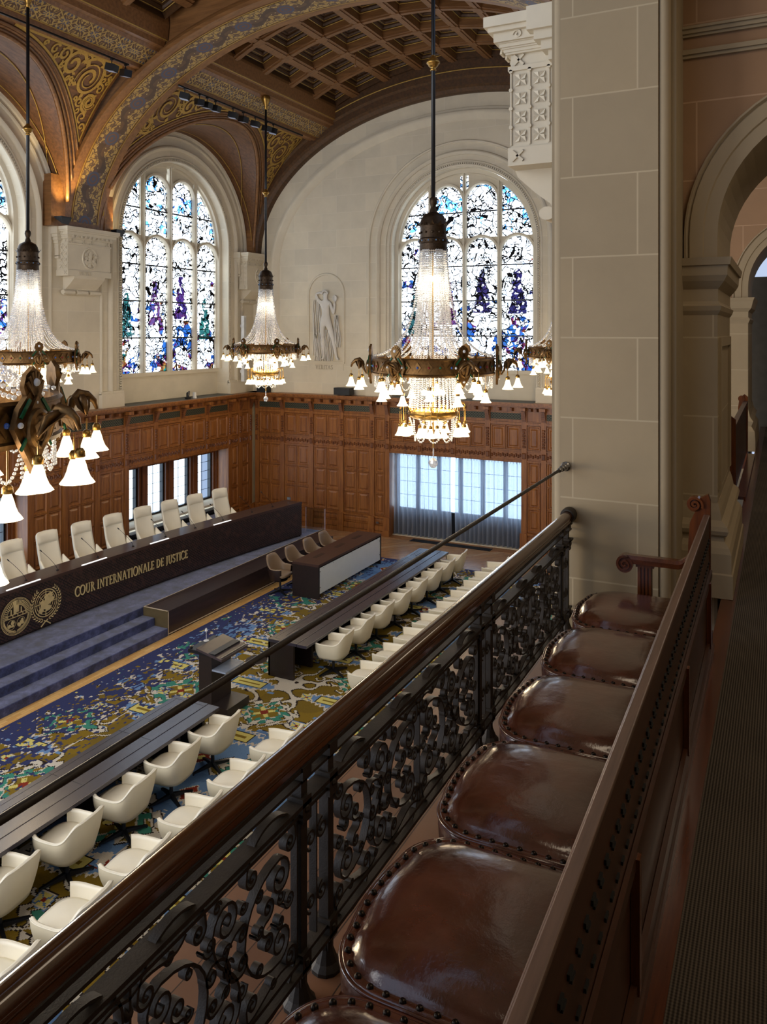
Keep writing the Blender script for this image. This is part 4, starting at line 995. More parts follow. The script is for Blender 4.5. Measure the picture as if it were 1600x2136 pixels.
for sg in (-1,1):
    for k in range(16):
        a=-pi/2+sg*(.15+.085*k); r=R*.74; px,py=c[0]+r*cos(a),c[1]+r*sin(a)
        for s2 in (-1,1):
            d=(cos(a+s2*.7),sin(a+s2*.7)); L=.05; m.add([fE(px,py,.008),fE(px+d[0]*L*.5-d[1]*.01,py+d[1]*L*.5+d[0]*.01,.014),fE(px+d[0]*L,py+d[1]*L,.008),fE(px+d[0]*L*.5+d[1]*.01,py+d[1]*L*.5-d[0]*.01,.014)],[(0,1,2,3)])
m.build('sunburst_seal',GOLD,t)
# strip lights lying on the bench rim
for i,(ya,yb) in enumerate(((10.93,11.75),(12.85,13.55),(14.9,15.5),(17.1,17.75))):
    m=MB(); m.mbox(bP,ya,yb,1.601,1.612,-.045,-.01)
    tag(m.build('reading_strip',M['ledstrip']),'thin white reading strip on the judges bench rim, '+['above the two gold emblems','left of the start of the lettering','above the letters of INTERNATIONALE','right of the lettering'][i],'strip light','reading strips on the judges bench')
# microphones on the bench
def mic(name,loc,rz,label,h=.42,lean=.32,group=None,second=None):
    t=thing(name,label,'microphone',loc,rz,group)
    m=MB(); m.lathe([(.0001,0),(.03,0),(.03,.012),(.012,.02),(.0001,.02)],(0,0,0),12); m.build('base',M['blackm'],t)
    m=MB(); P=[(lean*(k/10)**1.3,0,.02+h*(k/10)) for k in range(11)]; m.tube(P,.0045,6); m.build('gooseneck',M['blackm'],t,smooth=True)
    m=MB(); a,b=Vector(P[-1]),Vector(P[-1])-Vector(P[-2]); b.normalize(); m.tube([a,a+b*.055],.011,8); m.build('capsule',M['blackm'],t,smooth=True)
    return t
mics=[11.62,12.43,13.55,14.62,15.68,16.72,17.75,18.9,19.75]
m0=None
for i,y in enumerate(mics[:]):
    a,b=bN(y); loc=(bX(y)-a*.30,y,1.576)
    lb='black gooseneck microphone on the judges bench, '+['nearest the left edge, leaning to the first chair','before the second chair from the left','before the third chair from the left','before the fourth chair from the left','before the fifth chair from the left','before the sixth chair from the left','before the seventh chair from the left','before the eighth chair from the left','at the far empty end'][i]
    if m0 is None: m0=mic('microphone',loc,pi*1.0-.55*0,lb,group='microphones on the judges bench'); m0.rotation_euler=(0,0,-2.3)
    else: dup(m0,loc,-2.3,lb)
# ------------------------------------------------------------------ judges chairs
def judge_chair(loc,label):
    t=thing('judge_chair',label,'chair',loc,0,'white judges chairs')
    W=.27
    def half(z): # half width by height
        return .25 if z<.75 else .25-.015*(z-.75)/.6
    def shell(off,nz=26,nx=13):
        rows=[]
        for i in range(nz+1):
            q=i/nz; z=.40+q*.92
            x=-.28+.10*(1-q)**2-.14*q       # leaning back
            flare=max(0,(.62-z)/.22); 
            row=[]
            for j in range(nx+1):
                s=-1+2*j/nx; hw=half(z)+.05*flare
                if q>.93: hw*=math.sqrt(max(.1,1-((q-.93)/.07)**2*.35))
                fx=.05*s*s+ (.40*flare**1.2*abs(s)**3)
                row.append((x+off+fx,s*hw,z))
            rows.append(row)
        return rows
    m=MB(); a=shell(0.02); b=shell(-.035)
    m.grid(a); m.grid([r[::-1] for r in b])
    m.grid([[a[-1][j],b[-1][j]] for j in range(14)]); m.grid([[a[0][j],b[0][j]] for j in range(14)])
    m.grid([[a[i][0],b[i][0]] for i in range(27)]); m.grid([[a[i][-1],b[i][-1]] for i in range(27)])
    o=m.build('backrest',M['cream'],t,smooth=True,weld=True)
    # arms sweeping forward
    for s in (-1,1):
        m=MB(); rows=[]
        for i in range(13):
            q=i/12; x=-.20+.50*q; zt=.80-.20*math.sin(min(1,q*1.4)*pi/2); y=s*(.265+.10*q); 
            rows.append([(x,y-s*.02,.46),(x,y-s*.015,zt-.01),(x,y+s*.01,zt),(x,y+s*.02,zt-.02),(x,y+s*.015,.44)])
        m.grid(rows,closeu=True); m.build('armrest',M['cream'],t,smooth=True)
    m=MB(); rows=[]
    for i in range(8):
        z=1.08+.235*i/7; x=-.28+.10*(1-(z-.4)/.92)**2-.14*(z-.4)/.92; bl=math.sqrt(max(0,1-((i-3.5)/3.5)**2))
        rows.append([(x+.022+.05*bl*(1-abs(s)**6)+.05*s*s,s*(.235+.01*bl),z) for s in [-1+2*j/12 for j in range(13)]])
    m.grid(rows); m.build('headrest',M['cream'],t,smooth=True)
    m=MB(); m.lathe([(.001,.40),(.20,.41),(.27,.44),(.27,.48),(.22,.51),(.001,.52)],(0.02,0,0),20); m.build('seat',M['cream'],t,smooth=True)
    m=MB(); m.tube([(0,0,.03),(0,0,.41)],.03,10)
    for k in range(5): m.tube([(0,0,.07),(.28*cos(2*pi*k/5),.28*sin(2*pi*k/5),.03)],.016,6)
    m.build('pedestal',M['blackm'],t,smooth=True)
    return t
jy=[12.14,13.06,14.02,14.96,15.91,16.83,17.74,18.68]
nm=['leftmost','second from the left','third from the left','fourth from the left','fifth from the left','sixth from the left','seventh from the left','rightmost']
j0=None
for i,y in enumerate(jy):
    a,b=bN(y); loc=(bX(y)-a*1.02,y-b*1.0,.70); rz=math.atan2(b,a)
    lb='white high-backed chair behind the judges bench, %s of the eight'%nm[i]
    if i==0: j0=judge_chair(loc,lb); j0.rotation_euler=(0,0,rz); j0.scale=(1.12,1.16,1.10)
    else: dup(j0,loc,rz,lb)
# ------------------------------------------------------------------ tables
def table(name,x0,x1,y0,y1,h,label,units,leg_ys):
    t=thing(name,label,'table',((x0+x1)/2,(y0+y1)/2,0)); cx,cy=(x0+x1)/2,(y0+y1)/2; T=.06
    m=MB(); m.box(x0-cx,x1-cx-.23,y0-cy,y1-cy,h-T,h); m.box(x1-cx-.222,x1-cx,y0-cy,y1-cy,h-T,h-.004); o=m.build('table_top',M['tabletop'],t); b=o.modifiers.new('b','BEVEL'); b.width=.004
    m=MB(); m.box(x0-cx+.09,x0-cx+.096,y0-cy+.08,y1-cy-.08,h,h+.0012)
    for y in [y0+.09]+list(units)+[y1-.09]: m.box(x0-cx+.01,x1-cx-.24,y-cy-.003,y-cy+.003,h,h+.0012)
    m.build('inlay_line',M['blackm'],t)
    for y in leg_ys:
        m=MB(); m.box(x0-cx+.0,x0-cx+.06 if False else x1-cx-.30,y-cy,y-cy+.06,.02,h-T); m.build('leg',M['dkwood'],t)
    m=MB(); m.box(x0-cx,x0-cx+.04,y0-cy,y1-cy,.02,h-T); m.build('modesty_panel',M['dkwood'],t)
    return t,cx,cy
M['dktop2']=wood('table_top_wood','#342b2e','#393034','y',.26)
t,cx,cy=table('conference_table',-9.06,-8.18,13.07,20.4,.74,'long dark table running towards the curtains with chairs on its right side',[13.07+1.04*k for k in range(1,7)],[13.07,13.75,15.5,17.2,18.9,20.34])
for k in range(7):
    m=MB(); yc_=13.6+k*1.04-cy; xc_=-8.72-cx
    for q in ((xc_-.11,xc_+.11,yc_-.24,yc_-.234),(xc_-.11,xc_+.11,yc_+.234,yc_+.24),(xc_-.115,xc_-.11,yc_-.24,yc_+.24),(xc_+.11,xc_+.118,yc_-.24,yc_+.24)): m.box(*q,.74,.7425)
    m.build('socket_hatch',M['blackm'],t)
t,cx,cy=table('conference_table',-9.02,-8.12,3.0,10.35,.74,'long dark table in the lower left with chairs on its right side',[10.35-1.3*k for k in range(1,6)],[3.0,4.6,6.3,8.0,9.7,10.29])
for k in range(6):
    m=MB(); yc_=9.72-k*1.3-cy; xc_=-8.68-cx
    for q in ((xc_-.11,xc_+.11,yc_-.26,yc_-.254),(xc_-.11,xc_+.11,yc_+.254,yc_+.26),(xc_-.115,xc_-.11,yc_-.26,yc_+.26),(xc_+.11,xc_+.118,yc_-.26,yc_+.26)): m.box(*q,.74,.7425)
    m.build('socket_hatch',M['blackm'],t)
# registrar desk with the white glass front
t=thing('registrar_desk','dark wood desk with a long white glass front panel facing the room','desk',(-10.85,19.05,0))
m=MB(); m.box(-.39,.39,-1.76,1.76,.83,.89); m.build('desk_top',M['bench'],t)
for s in (-1,1):
    m=MB(); m.box(-.39,.39,s*1.76-(.06 if s>0 else 0),s*1.76+(.06 if s<0 else 0),.02,.83); m.build('side_panel',M['dkwood'],t)
m=MB(); m.box(.365,.38,-1.70,1.70,.14,.79); m.build('glass_front',M['white'],t)
m=MB(); m.box(-.39,-.35,-1.7,1.7,.3,.83); m.build('back_rail',M['dkwood'],t)
m=MB()
for k in range(7): m.lathe([(.001,0),(.012,0),(.012,.01),(.001,.01)],(.382,-1.5+k*.5,.76),6)
for y,z in ((-1.66,.3),(-1.66,.7),(1.66,.3),(1.66,.7)): m.box(.38,.392,y-.01,y+.01,z-.01,z+.01)
m.build('panel_fixing',M['steel'],t)
for y in (-1.0,.1,1.1):
    m=MB(); m.box(-.12,.0,y-.22,y+.22,.89,.893); m.build('socket_hatch',M['dkwood'],t)
# ------------------------------------------------------------------ tub chairs
def tub(name,loc,rz,label,group,mo,mi,zf=.665,zb=.875,W=.345,D=.335,rnd=3.6,ball=False):
    t=thing(name,label,'chair',loc,rz,group); N=40
    def plan(s,k,inset=0): # s in [-1,1] round the U from the left front to the right front; opening towards +x
        a=pi*(.5+.5)+0; 
        ang=pi+ s*pi*.735
        ca,sa=cos(ang),sin(ang); e=2/rnd
        x=(abs(ca)**e)*(1 if ca>0 else -1)*(D-inset)*k; y=(abs(sa)**e)*(1 if sa>0 else -1)*(W-inset)*k
        return x,y
    def zr(s):
        q=abs(s)
        return zf+(zb-zf)*(1 if q<.18 else max(0,.5+.5*cos(pi*min(1,(q-.18)/.5))))+.012*max(0,q-.8)
    def surf(inset,zlo,klo,rows_n=8):
        R=[]
        for i in range(rows_n+1):
            q=i/rows_n; row=[]
            for j in range(N+1):
                s=-1+2*j/N; zt=zr(s); z=zlo+(zt-zlo)*q; k=klo+(1-klo)*(1-(1-q)**2.2)
                lean=.045*(q**1.5)*(1 if abs(s)<.5 else max(0,(1-abs(s))*2)); x,y=plan(s,k,inset); row.append((x-lean,y,z))
            R.append(row)
        return R
    A=surf(0,.37,.80); B=surf(.04,.44,.84)
    m=MB(); m.grid(A); n1=len(m.f)
    # underside
    cen=[(.02,0,.35)]*(N+1); m.grid([cen,A[0]]); 
    m.grid([[A[i][0],B[i][0]] for i in range(9)]); m.grid([[B[i][-1],A[i][-1]] for i in range(9)])
    m.build('outer_shell',mo,t,smooth=True,weld=True)
    m=MB(); m.grid([r[::-1] for r in B]); m.grid([[(B[-1][j][0],B[-1][j][1],B[-1][j][2]),((A[-1][j][0]+B[-1][j][0])/2,(A[-1][j][1]+B[-1][j][1])/2,A[-1][j][2]+.012),A[-1][j]] for j in range(N+1)])
    m.build('inner_upholstery',mi,t,smooth=True,weld=True)
    m=MB(); m.tube([(A[-1][j][0],A[-1][j][1],A[-1][j][2]-.001) for j in range(N+1)],.006,6); m.build('piping',mi,t,smooth=True)
    # seat cushion
    m=MB(); rows=[]
    for z,k in ((.46,.86),(.51,.95),(.535,.93),(.552,.75),(.56,.0)):
        rows.append([( (abs(cos(a))**.62*(1 if cos(a)>0 else -1))*(D-.03)*k+(.03 if cos(a)>0 else 0), (abs(sin(a))**.62*(1 if sin(a)>0 else -1))*(W-.035)*k,z) for a in [2*pi*j/28 for j in range(28)]])
    m.grid(rows,closeu=True); m.build('seat',mi,t,smooth=True)
    m=MB(); m.tube([(0,0,.06),(0,0,.36)],[.03,.025],10); m.lathe([(.001,.335),(.17,.34),(.2,.365),(.001,.366)],(0,0,0),16); m.build('column',M['blackm'],t,smooth=False)
    for k in range(4):
        a=pi/4+k*pi/2+.25; m=MB(); d=(cos(a),sin(a)); q=(-d[1],d[0])
        P=[]
        for r,z0,z1,wd in ((.0,.05,.115,.025),(.33,.022,.042,.016)):
            P.append([(d[0]*r+q[0]*wd,d[1]*r+q[1]*wd,z0),(d[0]*r+q[0]*wd,d[1]*r+q[1]*wd,z1),(d[0]*r-q[0]*wd,d[1]*r-q[1]*wd,z1),(d[0]*r-q[0]*wd,d[1]*r-q[1]*wd,z0)])
        m.grid(P,closeu=True); m.add(P[1],[(0,1,2,3)]); m.sphere((d[0]*.32,d[1]*.32,.016),.016,8,4); m.build('leg',M['blackm'],t)
    return t
g1='cream chairs at the far table'; ordn=['first','second','third','fourth','fifth','sixth','seventh','eighth','ninth']
c0=None
front=[13.75,14.68,15.62,16.55,17.48,18.4,19.25,20.12]
for i,y in enumerate(front):
    lb='cream tub chair at the far table, %s'%('nearest the lectern' if i==0 else 'nearest the curtains' if i==7 else '%s from the lectern end'%ordn[i])
    loc=(-7.96,y-.02,0.014); rz=pi+.10
    if c0 is None: c0=tub('tub_chair',loc,rz,lb,g1,M['creamo'],M['cream'])
    else: dup(c0,loc,rz,lb,g1)
g2='cream chairs in the second row by the far table'
for i,y in enumerate([12.85,13.8,14.72,15.62,16.5,17.35,18.2,19.0,19.95]):
    dup(c0,(-6.72,y-.04,.014),pi+.1,'cream tub chair behind the far table row by the handrail, %s from its near end'%ordn[i],g2)
g3='cream chairs at the near table'
for i,y in enumerate([9.92,8.98,8.05,7.1,6.15,5.2]):
    dup(c0,(-7.90,y-.02,.014),pi+.1,'cream tub chair at the near table, %s from the lectern'%ordn[i],g3)
g4='cream chairs in the second row by the near table'
for i,y in enumerate([9.95,8.98,8.02,7.05,6.12,5.18]):
    dup(c0,(-6.78,y,.014),pi+.1,'cream tub chair behind the near table row by the handrail, %s from the lectern'%ordn[i],g4)
for i,y in enumerate([17.30,18.15,19.05,19.88]):
    lb='brown shell chair with tan leather inside behind the registrar desk, %s'%['nearest','second nearest','second from the far end','at the far end'][i]
    if i==0: d0=tub('shell_chair',(-11.62,y,.014),0,lb,'brown shell chairs behind the desk',M['brshell'],M['tan'],zf=.68,zb=.98,W=.33,D=.29,rnd=2.3)
    else: dup(d0,(-11.62,y,.014),0,lb)
# ------------------------------------------------------------------ lectern
t=thing('lectern','tall dark lectern with slanted top and shelf between the two tables','lectern',(-9.08,11.55,.014))
m=MB(); m.box(-.40,.20,-.36,.36,1.06,1.12); m.build('top_housing',M['blackm'],t)
m=MB(); m.add([(-.20,-.38,1.17),(.36,-.38,1.06),(.36,.38,1.06),(-.20,.38,1.17),(-.20,-.38,1.13),(.36,-.38,1.02),(.36,.38,1.02),(-.20,.38,1.13)],[(0,1,2,3),(4,7,6,5),(0,4,5,1),(1,5,6,2),(2,6,7,3),(3,7,4,0)]); m.build('reading_surface',plain('lectern_top','#3f3437',.3),t)
m=MB(); m.add([(.32,-.34,1.07),(.335,-.34,1.067),(.335,.34,1.067),(.32,.34,1.07),(.32,-.34,1.085),(.335,-.34,1.082),(.335,.34,1.082),(.32,.34,1.085)],[(0,1,2,3),(4,7,6,5),(0,4,5,1),(1,5,6,2),(2,6,7,3),(3,7,4,0)]); m.build('paper_stop',M['steel'],t)
m=MB(); m.box(-.22,.06,-.28,.28,.05,1.08); m.build('body',M['dkwood'],t)
m=MB(); m.box(.06,.36,-.27,.27,.77,.80); m.build('shelf',plain('frosted_grey_shelf','#8e97a6',.2),t)
m=MB(); m.box(-.28,.42,-.30,.34,.03,.17); m.build('foot_box',M['dkwood'],t)
m=MB(); 
for x,y in ((-.22,-.24),(-.22,.28),(.36,-.24),(.36,.28)): m.sphere((x,y,.028),.028,8,6)
m.build('castor',M['blackm'],t)
l1=mic('microphone',(-9.45,11.24,1.136),.9,'long black gooseneck microphone on the left corner of the lectern',.26,.42)
l2=mic('microphone',(-9.36,11.86,1.134),.4,'short black gooseneck microphone on the far corner of the lectern',.26,.22)
t=thing('desk_lamp','small white reading lamp at the back edge of the lectern','lamp',(-9.42,11.62,1.136))
m=MB(); m.lathe([(.001,0),(.05,0),(.05,.008),(.001,.012)],n=14); m.build('base',M['wplas'],t)
m=MB(); m.tube([(0,0,.01),(0,.0,.2)],.005,6); m.build('stem',M['wplas'],t)
m=MB(); m.lathe([(.03,0),(.012,.05)],(0,0,.18),12); m.build('lamp_head',M['wplas'],t)
# ------------------------------------------------------------------ curtains
def curt(x0,x1,label,ph,zb=.03):
    t=thing('curtain',label,'curtain',((x0+x1)/2,24.12,0)); L=x1-x0; n=int(L*46); m=MB(); rows=[]
    for i in range(n+1):
        s=i/n; x=x0-(x0+x1)/2+L*s; a=2*pi*x/.155+.9*sin(x*5+ph); 
        rows.append([(x+.012*sin(a*.5+z*2),.075*sin(a)*(.75+.35*(2.74-z)/2.7)+.02*sin(x*3.1+z),z) for z in (zb,.13,.7,1.4,2.1,2.60,2.70,2.76)])
    m.grid(rows); m.build('pleated_cloth',M['sheer'],t,smooth=True)
    m=MB(); m.grid([[ (r[0][0],r[0][1]-.003,r[0][2]),(r[1][0],r[1][1]-.003,r[1][2])] for r in rows]); m.build('hem',M['sheer'],t,smooth=True)
    m=MB()
    for i in range(int(L/.1)): m.tube([(x0-(x0+x1)/2+.05+i*.1,-.05,2.74),(x0-(x0+x1)/2+.05+i*.1,-.055,2.66)],.006,4)
    m.build('pleat_hook',M['blackm'],t); return t
curt(-11.62,-9.60,'grey-blue sheer curtain left of the gap in the far opening',0)
curt(-9.44,-7.12,'grey-blue sheer curtain right of the gap in the far opening',2)
m=MB(); m.box(-11.66,-7.1,24.06,24.18,2.765,2.785); tag(m.build('curtain_track',M['steel']),'straight ceiling track carrying the sheer curtains in the far opening','curtain track')
# equipment on the ledges
def speaker(name,loc,size,label):
    t=thing(name,label,'loudspeaker',loc); a,b,c=size
    m=MB(); m.box(-a/2,a/2,-b/2,b/2,.02,c); m.build('cabinet',M['blackm'],t); m=MB(); m.box(-a/2+.02,a/2-.02,-b/2-.008,-b/2,.04,c-.02); m.build('grille_cloth',M['vent'],t)
    m=MB(); m.box(-.1,.1,-.04,.04,0,.02); m.build('bracket',M['steel'],t); return t
speaker('loudspeaker',(-13.35,23.72,4.605),(.62,.3,.26),'black box loudspeaker on the panelling ledge left of the far window')
s=speaker('loudspeaker',(-16.55,23.6,4.605),(.40,.3,.22),'small black loudspeaker on the ledge in the corner under the distant chandelier')
t=thing('camera_unit','small black camera standing on the slate ledge under the left window','camera',(-17.12,20.2,4.605))
m=MB(); m.box(-.06,.06,-.07,.07,0,.06); m.lathe([(.001,0),(.05,0),(.05,.12),(.03,.16),(.001,.17)],(0,0,.06),12); m.build('housing',M['blackm'],t)
m=MB(); m.box(.04,.06,-.03,.03,.12,.26); m.build('lens_panel',M['steel'],t)
t=thing('white_sensor','white sensor box on a bracket next to the camera on the left ledge','sensor',(-17.1,20.55,4.605))
m=MB(); m.box(-.05,.05,-.08,.0,0,.06); m.box(-.04,.04,-.09,-.01,.06,.20); m.build('housing',M['wplas'],t)
t=thing('column_loudspeaker','slim white column loudspeaker on the wall in the corner left of the distant chandelier','loudspeaker',(-16.95,22.95,4.72))
m=MB(); m.box(-.06,.06,-.07,.07,.3,2.6); m.build('cabinet',M['wplas'],t); m=MB(); m.box(.06,.068,-.055,.055,.35,2.55); m.build('front_grille',plain('pale_grille','#b9b9b6',.6),t); m=MB(); m.box(-.14,-.06,-.02,.02,.6,.7); m.box(-.14,-.06,-.02,.02,2.2,2.3); m.build('bracket',M['wplas'],t)
t=thing('acrylic_screen','clear acrylic screen standing at the far end of the platform','screen',(-13.0,21.3,.532))
m=MB(); m.box(-.35,.35,-.008,.008,0,.75); m.build('sheet',M['acryl'],t); EDM=plain('acrylic_edge','#b9a9b5',.2)
for x in (-.352,.342): m=MB(); m.box(x,x+.01,-.012,.012,0,.76); m.build('bright_edge',EDM,t)
m=MB(); m.box(-.05,.05,-.012,.0,-.03,.03); o=m.build('wall_socket',M['steel'],loc=(-12.02,23.63,.44)); tag(o,'small metal wall socket low on the panelling beside the curtains','socket')
# ------------------------------------------------------------------ gallery structure
ZG,ZC=4.62,4.85
YP0=5.88
m=MB(); m.box(-1.98,-.40,-2.2,YP0,ZG-.25,ZG); m.build('gallery_floor',M['gplank'],kind='structure')
m=MB(); m.box(-.40,2.4,-2.2,18.2,ZC-.3,ZC-.002); m.box(-.40,-.3,-2.2,5.6,ZC-.3,ZC+.004); m.build('trim_11',M['mahog'],kind='structure')
m=MB(); m.box(-.30,2.39,-2.15,17.95,ZC-.002,ZC+.006); tag(m.build('ribbed_carpet',M['gcarpet']),'dark grey ribbed carpet along the gallery corridor behind the benches','carpet')
m=MB(); m.box(-1.98,-1.3,-2.2,YP0,3.9,ZG-.25); m.box(-1.75,-1.5,9.6,24,0,ZG); m.box(-1.6,-1.3,9.6,14.2,ZG-.3,ZG); m.build('wall_gallery_edge',M['stx'],kind='structure')
# gallery shell put in to block sky light (corridor back wall, near wall, vault)
m=MB(); m.box(2.4,2.6,-2.4,18.4,4.4,9.9); m.box(-1.5,2.5,-2.4,-2.2,4.4,9.9); m.build('wall_right',M['stpx'],kind='structure')
m=MB(); m.box(-1.6,2.6,-2.4,18.4,9.9,10.1); m.build('ceiling_gallery',M['stpn'],kind='structure')
# near pier
YF=6.41; XS=-.43
mapN=lambda u,v,n:(u,YP0-n,v); mapF=lambda u,v,n:(u,YF-n,v)
m=MB(); m.box(-1.47,-.78,YP0+.0,9.6,3.5,16); m.build('wall_pier',M['stp'],kind='structure')
m=MB()
def rollx(xc,yc,r,z0=3.5,z1=16): m.lathe([(r,z0),(r,z1)],(xc,yc,0),20)
rollx(-1.475,YP0+.055,.052); rollx(-.745,YP0+.05,.045)
m.box(-1.56,-1.475,YP0+.10,9.6,3.5,16); m.box(-.80,-.67,YP0+.09,9.6,3.5,16); 
m.build('wall_pier_mouldings',M['stpn'],kind='structure',auto=40)
m=MB(); m.box(-.72,XS,YF,7.95,3.5,7.1); m.build('wall_pilaster',M['stp'],kind='structure')
# framed panel on the corridor side of the pilaster, base and impost
m=MB()
for y0,y1,z0,z1 in ((YF+.12,YF+.2,5.6,6.68),(7.7,7.8,5.6,6.68),(YF+.12,7.8,6.68,6.75)): m.box(XS,XS+.02,y0,y1,z0,z1)
def profile_block(m,x0,x1,y0,y1,prof):
    """stack of slabs: prof (projection, z) lofted round the pilaster"""
    rows=[[(x0,y0-p,z),(x1+p,y0-p,z),(x1+p,y1+p,z),(x0,y1+p,z)] for p,z in prof]; m.grid(rows); m.add(rows[-1],[(0,1,2,3)]); m.add(rows[0],[(3,2,1,0)])
profile_block(m,-.72,XS,YF,7.95,[(0,ZC),(.11,ZC),(.11,5.02),(.10,5.03),(.10,5.17),(.085,5.21),(.05,5.25),(.045,5.28),(.07,5.30),(.08,5.33),(.07,5.36),(.03,5.40),(.02,5.46),(.003,5.52)])
profile_block(m,-.72,XS,YF,7.95,[(.002,6.92),(.02,6.95),(.03,6.985),(.01,7.0),(.003,7.02),(.003,7.11),(.02,7.13),(.05,7.17),(.065,7.20),(.07,7.21),(.075,7.28),(.09,7.285),(.10,7.34),(.0,7.34)])
m.build('wall_pilaster_mouldings',M['stpn'],kind='structure')
# transverse corridor arches: wall above + archivolt
def carch(num,Y0,Y1,xs,zs,R,xc,mat,xl=-.72):
    m=MB(); n=30; Z1=9.9; mp0=lambda u,v:(u,Y0,v)
    P=[(xc-R*cos(pi*k/n),zs+R*sin(pi*k/n)) for k in range(n+1)]
    for Y in (Y0,Y1): 
        m.grid([[(x,Y,z),(x,Y,Z1)] for x,z in P]); m.add([(xl,Y,zs-.2),(xc-R,Y,zs-.2),(xc-R,Y,Z1),(xl,Y,Z1)],[(0,1,2,3)]); m.add([(xc+R,Y,zs-.2),(2.5,Y,zs-.2),(2.5,Y,Z1),(xc+R,Y,Z1)],[(0,1,2,3)])
    w_=m.build('wall_arch_%d'%num,mat,kind='structure')
    m=MB(); Q=[(xc-R,zs-.17)]+P+[(xc+R,zs-.17)]
    m.grid([[(x,Y0,z),(x,Y1,z)] for x,z in Q]); m.build('soffit',M['stpn'],w_)
    m=MB(); mp=lambda u,v,nn:(u,Y0-nn,v)
    m.sweep(mp,arcpath(xc,zs,R,zs-.18,n),[(0,-.0),(0,.025),(.09,.03),(.10,.045),(.19,.05),(.20,.03),(.215,.055),(.23,.05),(.235,0)])
    for a in [pi*k/9 for k in range(1,9)]: pass
    m.build('archivolt',M['stpn'],w_,auto=35)
    return w_
carch(1,YF,7.95,XS,7.5,.93,.50,M['pink'])
m=MB(); 
for z0,z1,p in ((8.84,8.865,.03),(8.865,8.9,.05),(9.0,9.02,.03),(9.02,9.05,.05),(9.05,9.07,.07)): m.box(-.70,2.4,YF-p,YF,z0,z1)
m.build('trim_12',M['stpn'],kind='structure')
# second pier further down the corridor
m=MB(); m.box(-1.5,-.50,14.3,16.2,3.5,7.28); m.build('wall_pier_far',M['stp'],kind='structure')
m=MB(); profile_block(m,-.8,-.50,14.3,16.2,[(0,ZC),(.11,ZC),(.11,5.02),(.10,5.17),(.05,5.25),(.08,5.33),(.03,5.40),(.003,5.52)]); profile_block(m,-.8,-.50,14.3,16.2,[(.002,6.92),(.03,6.985),(.003,7.02),(.003,7.11),(.05,7.17),(.075,7.28),(.10,7.34),(0,7.34)]); m.build('wall_pier_far_mouldings',M['stpn'],kind='structure')
carch(2,14.3,16.2,-.5,7.5,.95,.45,M['pink'],xl=-1.5)
m=MB(); m.box(-1.5,2.4,18.0,18.1,4.6,7.9); m.build('wall_corridor_end',plain('grey_partition','#57544f',.8),kind='structure')
# ------------------------------------------------------------------ balustrade
t=thing('balustrade','wrought iron scrollwork balustrade with a round dark wood handrail','balustrade',(-1.4,2.3,ZG))
XB=-1.40
fy=lambda a,b,h:(h,a-2.3,b-ZG)   # a=y,b=z,h=x offset from XB
m=MB(); pr_=[]
for k in range(28):
    a=2*pi*k/28; r=.037; pr_.append((r*cos(a)*1.0,r*sin(a)*.92))
rows=[[(x,y-2.3,5.452-ZG+z) for x,z in pr_] for y in [-2+ (5.84+2)*i/12 for i in range(13)]]
m.grid(rows,closeu=True); m.build('handrail',M['railw'],t,smooth=True)
m=MB(); m.box(-.024,.024,-2-2.3,5.86-2.3,5.405-ZG,5.425-ZG); m.box(-.032,.032,-2-2.3,5.86-2.3,5.418-ZG,5.432-ZG)
m.build('rail_underside',M['railw'],t)
m=MB(); rows=[[(r*cos(2*pi*k/20),y-2.3,5.452-ZG+r*sin(2*pi*k/20)) for k in range(20)] for y,r in ((5.79,.037),(5.79,.05),(5.81,.055),(5.87,.055),(5.875,.0))]; m.grid(rows,closeu=True); m.build('end_socket',M['iron'],t,auto=40)
m=MB()
for z,w_,h_ in ((5.392,.024,.014),(5.348,.018,.010),(5.278,.03,.014),(5.245,.018,.012),(4.78,.020,.012),(4.745,.03,.014)): m.box(-w_,w_,-2-2.3,5.86-2.3,z-h_/2-ZG,z+h_/2-ZG)
m.build('horizontal_bars',M['iron'],t)
posts=[-1.10,.58,2.28,3.97,5.68]
for yc_ in posts:
    m=MB()
    for d in (-.085,.085):
        y=yc_+d-2.3; m.box(-.018,.018,y-.018,y+.018,.05,5.40-ZG); m.box(-.03,.03,y-.026,y+.026,5.22-ZG,5.30-ZG); m.box(-.03,.03,y-.026,y+.026,5.36-ZG,5.40-ZG); m.box(-.03,.03,y-.026,y+.026,4.73-ZG,4.80-ZG)
        m.lathe([(.055,0),(.055,.012),(.04,.03),(.024,.07),(.02,.12)],(0,y,0),12); m.sphere((.026,y,5.26-ZG),.014,6,4); m.sphere((.026,y,4.765-ZG),.014,6,4)
    for s in (-1,1):
        for zc,r in ((5.13,.05),(4.92,.045)): m.ribbon([(a,b) for a,b in spiral((yc_+s*.036,zc),r*.75,pi/2+ (0 if s>0 else pi),1.5,s,22,.2)],fy,.008,-.014,.014)
    m.ribbon([(yc_,4.80),(yc_,5.24)],fy,.008,-.014,.014)
    m.build('post_pair',M['iron'],t)
